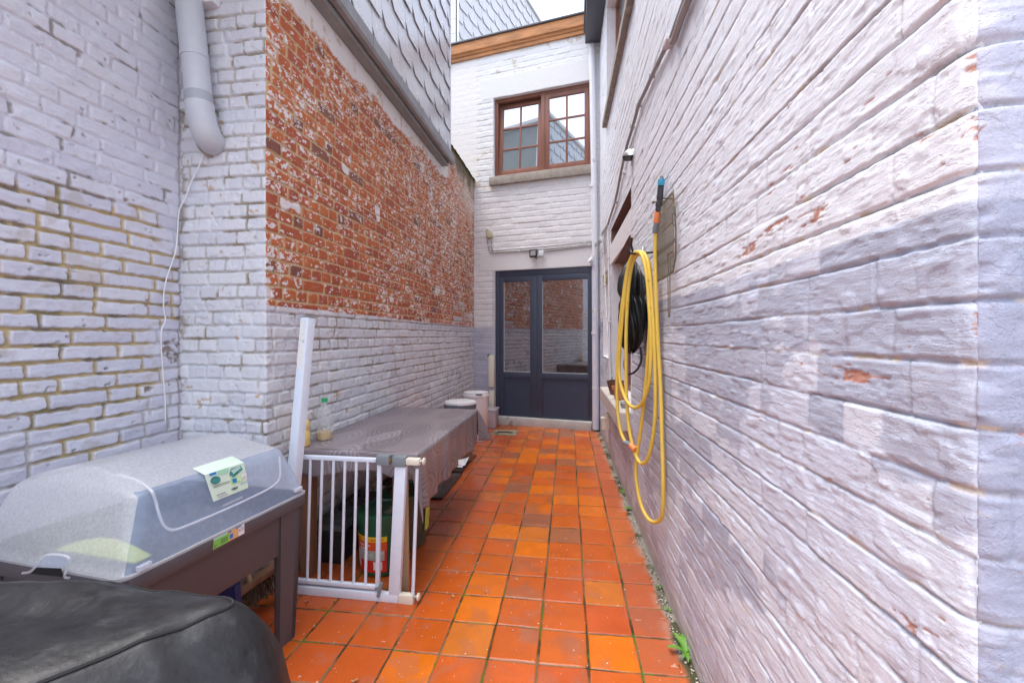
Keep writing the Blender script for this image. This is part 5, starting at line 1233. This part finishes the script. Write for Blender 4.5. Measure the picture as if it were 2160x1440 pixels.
# pots on the lower sill
def pots():
    sx = rw_x(4.1) - .045; zs = .737
    def pot(name, label, c, r0, r1, h, m, rim=True):
        t = thing(name, label, "flowerpot", c, "pots on the window sill")
        b = B(); pr = [(.001, .0), (r0, 0), (r0 + (r1 - r0) * .75, h * .75)] + ([(r1 + .006, h * .76), (r1 + .008, h), (r1 - .004, h), (r1 - .006, h * .9)] if rim else [(r1, h), (r1 - .004, h), (r1 - .006, h * .9)]) + [(.001, h * .88)]
        b.lathe(pr, c=c, n=28); b.build("pot", m, t)
        b = B(); b.lathe([(r1 - .006, h * .885), (.001, h * .91)], c=c, n=20)
        rg = random.Random(int(c.y * 100))
        for k in range(7): a = rg.uniform(0, 6.28); p = c + Vector((math.cos(a) * r1 * .6, math.sin(a) * r1 * .6, h * .9)); b.tube([p, p + Vector((rg.uniform(-.02, .02), rg.uniform(-.02, .02), rg.uniform(.02, .05)))], .002, 5)
        b.build("soil", M['soil'], t)
    p1 = hit_y(1307, 838, 3.98); pot("flowerpot", "terracotta pot on the low sill behind the yellow hose", Vector((p1.x, p1.y, zs)), .042, .062, .12, M['terracotta'])
    p2 = hit_y(1298, 830, 4.35); pot("flowerpot", "square looking brown pot on the sill end left of the terracotta", Vector((p2.x - .0, p2.y, zs)), .05, .085, .13, M['brown_pot'], False)
    p3 = hit_y(1318, 850, 3.55); c = Vector((p3.x, p3.y, zs))
    t = thing("metal_cup", "small dark metal cup on the sill in front of the pots", "cup", c)
    b = B(); b.lathe([(.001, 0), (.026, 0), (.034, .02), (.034, .04), (.028, .045), (.028, .02), (.001, .018)], c=c, n=24); b.build("cup", M['zinc'], t)
pots()

# ================================================================== raised planter with frosted lid
def hit_plane(u, v, P, N):
    d = ray(u, v); o = O(); return o + d * ((Vector(P) - o).dot(N) / d.dot(N))
PO = Vector((-1.246, 1.055, 0)); PA = Vector((.1076, .9942, 0)); PB = Vector((-.9942, .1076, 0)); PL, PW, PZ = .734, .66, .62
def pl(a, b_, z): return PO + PA * a + PB * b_ + Vector((0, 0, z))
PMX = Matrix(((PA.x, PB.x, 0, PO.x), (PA.y, PB.y, 0, PO.y), (0, 0, 1, 0), (0, 0, 0, 1)))
def rrect(a0, a1, b0, b1, r, n=12):
    out = []
    for (ca, cb, st) in ((a1 - r, b0 + r, -90), (a1 - r, b1 - r, 0), (a0 + r, b1 - r, 90), (a0 + r, b0 + r, 180)):
        for k in range(n + 1): t_ = R(st + 90 * k / n); out.append((ca + r * math.cos(t_), cb + r * math.sin(t_)))
    return out
def loft(b, rings, close=True):
    vs = [[b.bm.verts.new(p) for p in r] for r in rings]
    n = len(vs[0])
    for x, y in zip(vs, vs[1:]):
        for k in range(n if close else n - 1): b.bm.faces.new([x[k], x[(k + 1) % n], y[(k + 1) % n], y[k]])
    return vs
def planter():
    t = thing("raised_planter", "taupe plastic raised planter on four legs under the frosted lid", "planter", PO + PA * .35 + PB * .25)
    b = B()
    def ring(ins, z, r=.03): return [pl(a, c, z) for a, c in rrect(ins, PL - ins, ins, PW - ins, r)]
    vs = loft(b, [ring(.030, .395, .04), ring(.026, .41, .04), ring(.018, .565, .035), ring(.0, .567), ring(-.002, .575), ring(-.002, .612), ring(.002, PZ - .002), ring(.014, PZ - .002), ring(.016, .58), ring(.03, .50)])
    b.bm.faces.new(vs[0][::-1]); b.bm.faces.new(vs[-1])
    tub = b.build("tub", M['tub'], t)
    b = B(); b.grid(lambda s, u: pl(.03 + s * (PL - .06), .03 + u * (PW - .06), .515 + .02 * float(fbm(np.array([s * 8]), np.array([u * 6]), 5, 3)[0])), 24, 16); b.build("soil", mat("pale_potting_mix", (.16, .16, .17), .9, bump=.8, var=.4, vscale=30), t)
    for (ea, eb) in ((0, 0), (1, 0), (0, 1), (1, 1)):
        b = B()
        def q(a, c, z): return pl(a if not ea else PL - a, c if not eb else PW - c, z)
        w0, w1 = .125, .085
        # angle-shaped leg: two tapering plates
        for flip in (0, 1):
            top = [(.012, .012), (.012 + w0, .012), (.012 + w0, .040), (.012, .040)]; bot = [(.040, .030), (.040 + w1, .030), (.040 + w1, .052), (.040, .052)]
            if flip: top = [(y, x) for x, y in top]; bot = [(y + .010, x - .010) for x, y in bot]
            A_ = [b.bm.verts.new(q(x, y, .575)) for x, y in top]; C_ = [b.bm.verts.new(q(x, y, .004)) for x, y in bot]
            b.bm.faces.new(A_); b.bm.faces.new(C_[::-1])
            for k in range(4): b.bm.faces.new([A_[k], C_[k], C_[(k + 1) % 4], A_[(k + 1) % 4]])
        b.build("leg", M['tub'], t, angle=20)
    # sticker on the rim
    nb = -PB; c = [hit_plane(u, v, pl(0, -.0035, 0), nb) for u, v in ((449, 1159), (515, 1124), (515, 1103), (450, 1136))]
    def qp(s, tt, lift=0): return (c[0] * (1 - s) + c[1] * s) * (1 - tt) + (c[3] * (1 - s) + c[2] * s) * tt + nb * lift
    def patch(s0, s1, t0, t1, m, par, name, lift): b = B(); b.poly([qp(s0, t0, lift), qp(s1, t0, lift), qp(s1, t1, lift), qp(s0, t1, lift)]); return b.build(name, m, par, smooth=False)
    st = patch(0, 1, 0, 1, M['ink_orange'], tub, "rim_sticker", .0)
    patch(0, .48, 0, .8, M['ink_green'], st, "green_panel", .001); patch(.0, .42, .8, 1.0, M['ink_mint'], st, "mint_strip", .001); patch(.80, 1, 0, 1, M['paper'], st, "white_panel", .001); patch(.51, .62, .18, .62, M['ink_blue'], st, "blue_panel", .001); patch(.46, .56, .82, 1, M['ink_blue'], st, "blue_tab", .0012); patch(.70, .90, .88, 1.0, M['ink_blue'], st, "blue_strip", .0014)
    for k in range(3): patch(.22, .44, .20 + .16 * k, .26 + .16 * k, M['bucket_green'], st, "print_line", .0016)
    flat_text("ECO", lambda s, tt: qp(.90 + s * .16, .42 + tt * .30, .002), M['ink'], st); flat_text("C", lambda s, tt: qp(.90 + s * .05, .66 + tt * .2, .002), M['ink'], st)
    b = B(); b.tube([qp(.07 + .035 * math.cos(k * .5), .22 + .12 * math.sin(k * .5), .002) for k in range(11)], .0006, 5); b.build("ring_mark", M['ink'], st)
def flat_text(body, place, m, par, name="lettering"):
    """letters laid on a surface: place(s, t) takes s in -.5...5 across the word and t in 0..1 up the capitals"""
    cu = bpy.data.curves.new("lettering", 'FONT'); cu.body = body; cu.size = 1; cu.align_x = 'CENTER'; cu.resolution_u = 2
    tmp = bpy.data.objects.new("lettering", cu); COL.objects.link(tmp); dg = bpy.context.evaluated_depsgraph_get(); dg.update()
    me = bpy.data.meshes.new_from_object(tmp.evaluated_get(dg)); bpy.data.objects.remove(tmp); bpy.data.curves.remove(cu)
    xs = [v.co.x for v in me.vertices]; ys = [v.co.y for v in me.vertices]; w = max(xs) - min(xs); h = max(ys) - min(ys); x0 = min(xs); y0 = min(ys)
    for v in me.vertices: v.co = place((v.co.x - x0) / w - .5, (v.co.y - y0) / h)
    return link(name, me, m, par)
planter()
def lid():
    t = thing("planter_lid", "frosted translucent plastic hood with green label resting on the planter", "lid", pl(.35, .27, PZ))
    b = B()
    r0 = rrect(.004, PL - .004, .004, PW - .004, .035, 10); r1 = rrect(.072, .668, .050, PW - .050, .055, 10)
    rings = []
    rings.append([pl(a, c, PZ - .004) for a, c in rrect(-.006, PL + .006, -.006, PW + .006, .04, 10)])
    rings.append([pl(a, c, PZ + .003) for a, c in rrect(-.006, PL + .006, -.006, PW + .006, .04, 10)])
    rings.append([pl(a, c, PZ + .004) for a, c in r0])
    for k in range(1, 9):
        f = k / 8; rings.append([pl(p[0] + (q[0] - p[0]) * f ** 1.1, p[1] + (q[1] - p[1]) * f ** 1.25, PZ + .004 + .188 * f + .004 * math.sin(f * 3.14)) for p, q in zip(r0, r1)])
    mid = PW / 2
    def roof(a, c):
        k = max(0, 1 - abs(c - mid) / (mid - .05)); e = min(1, max(0, (a - .072) / .05)) * min(1, max(0, (.668 - a) / .06))
        return PZ + .200 + .062 * (1 - (1 - k) ** 1.6) * (.35 + .65 * e)
    for k in range(1, 11):
        f = k / 10; ring = []
        for (a, c) in r1:
            a2 = a + (max(.13, min(.60, a)) - a) * f; c2 = c + (mid - c) * f; ring.append(pl(a2, c2, roof(a2, c2) if k > 1 else roof(a2, c2) - .003))
        rings.append(ring)
    lv = loft(b, rings); nn = len(rings[0]); b.bm.faces.ensure_lookup_table()
    for fi, fc in enumerate(b.bm.faces):
        ri, k = divmod(fi, nn)
        if ri < 2: fc.material_index = 2
        elif ri < 11 and (k == nn - 1 or k < 5 or k > nn - 7): fc.material_index = 1
    bmesh.ops.remove_doubles(b.bm, verts=b.bm.verts[:], dist=.0003)
    o = b.build("hood", [M['lid'], M['lid_clear'], M['lid_bead']], t, angle=70)
    # pressed bead framing the side window
    n1 = (PA.cross(PB * .046 + Vector((0, 0, .19)))).normalized(); side = pl(0, .004, PZ + .004)
    n1 = n1 if n1.dot(PB) < 0 else -n1
    n2 = (PA.cross(PB * (mid - .05) + Vector((0, 0, .062)))).normalized(); n2 = n2 if n2.z > 0 else -n2; rp = pl(0, .05, PZ + .200)
    S = lambda u, v, l=.003: hit_plane(u, v, side + n1 * l, n1)
    T = lambda u, v, l=.004: hit_plane(u, v, rp + n2 * l, n2)
    b = B(); b.tube([T(250, 1001), T(275, 1008), T(300, 1019), S(320, 1036, .006), S(328, 1056), S(338, 1092), S(349, 1111), S(368, 1117), S(400, 1106), S(450, 1085), S(500, 1063), S(560, 1034), S(583, 1018), S(591, 1000), S(589, 962, .005)], .0045, 8, smooth=5); b.build("bead", M['lid_bead'], t)
    b = B(); b.poly([S(470, 1069, .007), S(512, 1050, .007), S(512, 1045, .009), S(470, 1064, .009)]); b.build("clip_tab", M['lid_bead'], t, smooth=False)
    for (u, v) in ((305, 1198), (630, 1034)):
        q = hit_plane(u, v, pl(0, -.004, 0), PB); b = B()
        for k in range(4): b.box((-.018 + .010 * k, -.004, -.002), (-.011 + .010 * k, .010, .013), .002, Matrix.Translation(q) @ Matrix(((PA.x, PB.x, 0, 0), (PA.y, PB.y, 0, 0), (0, 0, 1, 0), (0, 0, 0, 1))))
        b.build("hinge_lug", M['lid_bead'], t)
    # air notch in the near end
    E = lambda u, v, l=.0: hit_plane(u, v, pl(-.004 - l, 0, 0), PA)
    arch = [E(48, 1208, .002), E(66, 1204, .004), E(85, 1182, .012), E(98, 1170, .014), E(136, 1171, .014), E(148, 1184, .010), E(136, 1214, .004), E(146, 1218, .002)]
    b = B(); b.tube(arch, .0035, 8, smooth=3); b.build("notch_rim", M['lid_bead'], t)
    b = B(); b.poly([E(64, 1209, .004), E(74, 1196, .006), E(130, 1198, .006), E(132, 1216, .004)]); b.build("air_notch", M['seam'], t, smooth=False)
    b = B(); b.poly([E(74, 1196, .006), E(84, 1183, .012), E(98, 1171, .012), E(136, 1172, .012), E(147, 1184, .010), E(132, 1198, .006)]); b.build("notch_hood", M['lid_clear'], t, smooth=False)
    # large label folded over the shoulder
    c = [S(450, 1058, .006), S(524, 1028, .006), S(515, 975, .012), S(431, 1001, .012)]
    f = [c[3], c[2], T(489, 961, .006), T(405, 987, .006)]
    def qp(s, tt, lift=0): return (c[0] * (1 - s) + c[1] * s) * (1 - tt) + (c[3] * (1 - s) + c[2] * s) * tt + n1 * lift
    def patch(s0, s1, t0, t1, m, par, name, lift=.0015): b = B(); b.poly([qp(s0, t0, lift), qp(s1, t0, lift), qp(s1, t1, lift), qp(s0, t1, lift)]); return b.build(name, m, par, smooth=False)
    b = B(); b.poly(c); b.poly(f); bmesh.ops.remove_doubles(b.bm, verts=b.bm.verts[:], dist=.0002); lb = b.build("product_label", M['sticker'], t, smooth=False)
    def disc(s, tt, rs, rt, m, name, lift=.002):
        b = B(); b.poly([qp(s + rs * math.cos(k * .3927), tt + rt * math.sin(k * .3927), lift) for k in range(16)]); return b.build(name, m, lb, smooth=False)
    disc(.19, .70, .14, .17, M['paper'], "round_picture_edge"); disc(.19, .70, .125, .15, M['ink_teal'], "round_picture", .003)
    patch(.10, .26, .90, .99, M['ink_blue'], lb, "blue_tab"); patch(.28, .56, .84, 1.0, M['ink_mint'], lb, "mint_panel")
    b = B(); b.poly([qp(.55, .72, .002), qp(.64, .58, .002), qp(.92, .76, .002), qp(.88, .94, .002), qp(.62, .92, .002)]); b.build("product_picture", M['ink_teal'], lb, smooth=False)
    b = B(); b.poly([qp(.60, .86, .003), qp(.66, .70, .003), qp(.88, .84, .003), qp(.84, .95, .003)]); b.build("picture_light", mat("pale_teal_print", (.42, .62, .58), .4), lb, smooth=False)
    pn = patch(.56, .86, .34, .56, M['ink_lime'], lb, "recycling_panel"); patch(.59, .70, .38, .54, M['ink_blue'], lb, "blue_panel", .003); patch(.86, 1.0, .36, .58, M['paper'], lb, "white_panel", .002)
    flat_text("ECO", lambda s, tt: qp(.93 + s * .12, .40 + tt * .08, .004), M['ink'], lb); flat_text("C", lambda s, tt: qp(.92 + s * .04, .50 + tt * .06, .004), M['ink'], lb)
    flat_text("EDA", lambda s, tt: qp(.88 + s * .18, .215 + tt * .07, .004), M['ink_blue'], lb)
    flat_text("♲", lambda s, tt: qp(.78 + s * .08, .39 + tt * .12, .004), M['paper'], lb) if False else None
    b = B()
    for k in range(3): a0 = k * 2.09 + .3; b.tube([qp(.78 + .034 * math.cos(a0 + j * .4), .45 + .055 * math.sin(a0 + j * .4), .004) for j in range(5)], .0011, 5)
    b.build("recycling_mark", M['paper'], lb)
    for k in range(2): patch(.10, .52, .50 - .05 * k, .515 - .05 * k, M['ink'], lb, "print_line")
    patch(.12, .36, .14, .19, mat("grey_print", (.35, .35, .36), .5), lb, "print_line"); patch(.14, .40, .06, .10, mat("grey_print", (.42, .42, .43), .5), lb, "print_line")
    b = B(); rg = random.Random(2); s = .52
    while s < .70: w = rg.choice((.006, .010, .014)); b.poly([qp(s, .13, .002), qp(s + w, .13, .002), qp(s + w, .22, .002), qp(s, .22, .002)]); s += w + rg.choice((.005, .009))
    b.build("barcode", M['ink'], lb, smooth=False)
lid()

# ================================================================== covered barbecue in the near left corner
def cover():
    t = thing("covered_barbecue", "weathered black fabric cover over a barbecue in the near left corner", "barbecue cover", (-.9, .55, 0))
    plan = [Vector((-.640, .792)), Vector((-.80, .535)), Vector((-1.02, .26)), Vector((-1.40, .30)), Vector((-1.42, .72)), Vector((-1.12, .775))]
    n = 160
    def outline(off, rnd):
        # offset the plan outwards and round its corners by repeated averaging
        P = []
        for i in range(len(plan)):
            a, c = plan[i], plan[(i + 1) % len(plan)]; k = max(2, int((c - a).length / 2.6 * n))
            P += [a + (c - a) * j / k for j in range(k)]
        P = [P[int(i * len(P) / n) % len(P)] for i in range(n)]
        for _ in range(rnd): P = [(P[i - 1] + P[i] * 2 + P[(i + 1) % n]) / 4 for i in range(n)]
        C = sum(P, Vector((0, 0))) / n; out = []
        for i in range(n):
            tg = (P[(i + 1) % n] - P[i - 1]).normalized(); nr = Vector((-tg.y, tg.x))
            if nr.dot(P[i] - C) < 0: nr = -nr
            out.append(P[i] + nr * off)
        return out
    lev = [(.165, .02), (.150, .20), (.132, .40), (.112, .55), (.088, .655), (.058, .715), (.028, .757), (.008, .778), (.0, .784), (-.012, .791), (-.05, .800), (-.10, .806), (-.16, .803), (-.22, .800)]
    CRE = ((-1.30, .62, -.78, .70, .035, -.020), (-1.2, .72, -.66, .77, .02, .012), (-1.1, .45, -.80, .60, .02, .012), (-.95, .30, -.90, .55, .02, -.012), (-.66, .80, -.52, .86, .012, .010), (-.72, .66, -.60, .58, .015, .010))
    fine = []
    for (o0, z0), (o1, z1) in zip(lev, lev[1:]): fine += [(o0 + (o1 - o0) * j / 3, z0 + (z1 - z0) * j / 3) for j in range(3)]
    seam_k = 8 * 3; lev = fine + [lev[-1]]
    rings = []
    base_o = outline(0, 12); cen0 = sum(base_o, Vector((0, 0))) / n
    for k, (off, z) in enumerate(lev):
        o = outline(off, 12) if off >= 0 else [cen0 + (p - cen0) * (1 + off * 3.2) for p in base_o]; ring = []
        for i, p in enumerate(o):
            w = float(fbm(np.array([p.x * 5 + 9]), np.array([p.y * 5 + z * 3]), 200, 3)[0]) - .5
            q = float(fbm(np.array([p.x * 16 + 9]), np.array([p.y * 9 + z * 9]), 201, 3)[0]) - .5
            rg_ = abs(float(fbm(np.array([p.x * 4.5 + p.y * 2 + 5]), np.array([p.y * 7 + z * 5]), 202, 3)[0]) - .5); q -= .9 * max(0, .12 - rg_) * 6
            fold = .012 * math.sin(i * .28) * max(0, (.6 - z)) / .6
            cz = 0
            for (ax, ay, bx, by, wd, am) in CRE:
                dx_, dy_ = bx - ax, by - ay; L2 = dx_ * dx_ + dy_ * dy_; tt_ = max(0, min(1, ((p.x - ax) * dx_ + (p.y - ay) * dy_) / L2)); dd_ = math.hypot(p.x - ax - dx_ * tt_, p.y - ay - dy_ * tt_)
                cz += am * math.exp(-dd_ / wd) * math.sin(math.pi * min(1, .15 + tt_)) 
            z_ = z + cz * (1 if z > .6 else .3)
            ring.append(Vector((p.x + .02 * w + fold, p.y + .02 * w, z_ + .022 * w + .008 * q)))
        rings.append(ring)
    b = B(); vs = loft(b, rings); cen = sum(rings[-1], Vector()) / n; cv = b.bm.verts.new(cen)
    for i in range(n): b.bm.faces.new([vs[-1][i], vs[-1][(i + 1) % n], cv])
    b.build("cover", M['tarp'], t, angle=180)
    b = B(); r = rings[seam_k]; m_ = [i for i in range(n)]
    b.tube([r[i] + Vector((0, 0, .001)) for i in m_] + [r[0]], .0032, 6); b.build("seam", M['seam'], t)
cover()
# broom and dustpan under the planter
def broom():
    t = thing("broom", "worn broom head with brown bristles under the planter", "broom", (-1.5, 1.84, .0))
    a = hit_y(500, 1250, 1.80); c = hit_y(552, 1214, 1.90)
    d = (c - a).normalized(); b = B(); b.bar(a - d * .06, c + d * .08, .05, .028, (0, 0, 1), .006); b.build("head", M['wood_dark'], t)
    b = B(); rg = random.Random(5)
    for k in range(260):
        s = rg.uniform(-.25, 1.35); p = a + (c - a) * s + Vector((rg.uniform(-.02, .02), rg.uniform(-.02, .02), -.012)); e = p + Vector((rg.uniform(.0, .05), rg.uniform(-.04, .01), -rg.uniform(.05, .085)))
        e.z = max(e.z, .004); b.tube([p, (p + e) / 2 + Vector((.004, 0, .004)), e], .0016, 4, cap=False)
    b.build("bristles", M['bristle'], t)
    b = B(); q = (a + c) / 2; b.tube([q + Vector((0, 0, .01)), q + Vector((-.12, .02, .35))], .012, 10); b.build("handle", M['wood'], t)
broom()
q = hit_y(490, 1240, 1.72)
b = B(); b.prism([q + Vector((-.12, -.02, -.10)), q + Vector((.03, -.02, -.10)), q + Vector((.02, -.02, .02)), q + Vector((-.11, -.02, .05))], (0, .05, 0)); bmesh.ops.bevel(b.bm, geom=b.bm.edges[:], offset=.008, segments=2, affect='EDGES')
tag(b.build("plastic_tub", mat("navy_plastic", (.03, .035, .16), .4)), "navy blue plastic box just showing under the planter beside the broom", "box")

# ================================================================== weeds and dry leaves
def weed(p, s, n, seed, label, lean=(-.5, 0), wide=.30):
    rg = random.Random(seed); b = B()
    for k in range(n):
        a = rg.uniform(0, 6.28); L = s * rg.uniform(.55, 1.1); dx = Vector((math.cos(a) * .8 + lean[0], math.sin(a) + lean[1], 0)).normalized(); up = rg.uniform(.25, 1.1); sd = Vector((-dx.y, dx.x, 0)); wd = L * wide * rg.uniform(.7, 1.2); M_ = 7
        rows = []
        for j in range(M_ + 1):
            f = j / M_; c = p + dx * L * f + Vector((0, 0, L * (up * f - .75 * up * f * f) + .004)); w = wd * .5 * math.sin(math.pi * (f * .93 + .04)) ** .7 * (1 + .18 * math.sin(f * 24 + k)); w = max(w, .0006)
            rows.append([b.bm.verts.new(c - sd * w + Vector((0, 0, w * .3))), b.bm.verts.new(c), b.bm.verts.new(c + sd * w + Vector((0, 0, w * .3)))])
        for r1_, r2_ in zip(rows, rows[1:]):
            for i in range(2): b.bm.faces.new([r1_[i], r1_[i + 1], r2_[i + 1], r2_[i]])
    t = thing("weed", label, "weed", p, "weeds along the right wall"); b.build("leaves", M['leaf'], t, angle=180)
for (u, v, s, n, sd_, lab) in ((1446, 1378, .085, 11, 1, "largest bright green weed at the foot of the right wall"), (1419, 1288, .025, 9, 2, "tiny weed between the largest weed and the hose"), (1333, 1074, .034, 16, 3, "round leafed weed by the wall under the hose loop"), (1319, 1040, .055, 9, 4, "slender weed at the wall foot, farthest along the court"), (1398, 1238, .022, 7, 5, "smallest sprout by the wall joint below the hose end")):
    p = hit_z(u, v, .012); p.x = min(p.x, rw_x(p.y) - .012); weed(p, s, n, sd_, lab, wide=.30 if sd_ != 3 else .6)
def leaves():
    rg = random.Random(11)
    spots = [(647, 1268, "curled dry leaf just before the gate's low bar, left end"), (704, 1268, "dry leaf before the gate's low bar, near its middle"), (662, 1322, "dry leaf on the red tile beside the black cover"), (748, 1436, "brown leaf scrap at the bottom edge of the floor"), (1090, 1223, "brown speck like leaf on the open tiles right of the gate"), (955, 1258, "thin twig like leaf right of the gate's foot pad"), (1025, 1248, "small dark leaf scrap on the second tile from the gate"), (1192, 1172, "tiny tan leaf in the middle of the court"), (1237, 1405, "curled stalk on the floor joint near the wall, front")]
    for k, (u, v, lab) in enumerate(spots):
        p = hit_z(u, v, .010); b = B(); L = rg.uniform(.016, .03); a = rg.uniform(0, 3.14); w = L * rg.uniform(.25, .5)
        b.grid(lambda s, tt: p + Vector((math.cos(a) * (s - .5) * L - math.sin(a) * (tt - .5) * w * math.sin(math.pi * (s * .9 + .05)) * 1.6, math.sin(a) * (s - .5) * L + math.cos(a) * (tt - .5) * w * math.sin(math.pi * (s * .9 + .05)) * 1.6, .003 + .006 * abs(tt - .5) + .004 * math.sin(s * 5 + k))), 8, 4)
        tag(b.build("dry_leaf", M['dry_leaf'], angle=180), lab, "leaf", "dry leaves on the tiles")
leaves()

# yellow green tray seen through the near end of the lid
b = B(); b.grid(lambda s_, u: pl(.075 + .05 * s_, .06 + .34 * u, .615 + .032 * math.sin(u * 3.14) * s_ + .01), 6, 16)
o = b.build("seed_tray", mat("yellow_green_plastic", (.55, .60, .16), .5)); o.modifiers.new("thickness", 'SOLIDIFY').thickness = .004; tag(o, "yellow green tray showing through the near end of the frosted lid", "tray")

# crumbs of mortar, moss and grit lying along the foot of the right wall and on the tiles
def grit():
    rg = random.Random(77); b = B(); b2 = B(); b3 = B()
    for k in range(420):
        y = 1.5 + 4.5 * rg.random() ** 1.3; x = rw_x(y) - .008 - abs(rg.gauss(0, .022)); r = rg.uniform(.0015, .0055)
        tgt = b if rg.random() < .6 else b2
        t_ = bmesh.new(); bmesh.ops.create_icosphere(t_, subdivisions=1, radius=r)
        for v in t_.verts: v.co = Vector((v.co.x * rg.uniform(.6, 1.4), v.co.y * rg.uniform(.6, 1.4), v.co.z * rg.uniform(.5, .9))) + Vector((x, y, .012 + r * .3))
        tgt.add(t_)
    for k in range(150):
        y = rg.uniform(1.5, 5.8); x = rg.uniform(-.75, .38); r = rg.uniform(.0010, .0026)
        t_ = bmesh.new(); bmesh.ops.create_icosphere(t_, subdivisions=1, radius=r)
        for v in t_.verts: v.co = Vector((v.co.x * rg.uniform(.6, 1.6), v.co.y, v.co.z * .6)) + Vector((x, y, .0065))
        b3.add(t_)
    tag(b.build("mortar_grit", M['stone_light']), "pale mortar crumbs strewn along the foot of the right wall", "grit", kind="stuff")
    tag(b2.build("moss_crumbs", M['moss']), "dark moss crumbs along the foot of the right wall", "moss", kind="stuff")
    tag(b3.build("paint_flakes", M['paper']), "tiny white paint flakes scattered over the orange tiles", "paint flakes", kind="stuff")
grit()
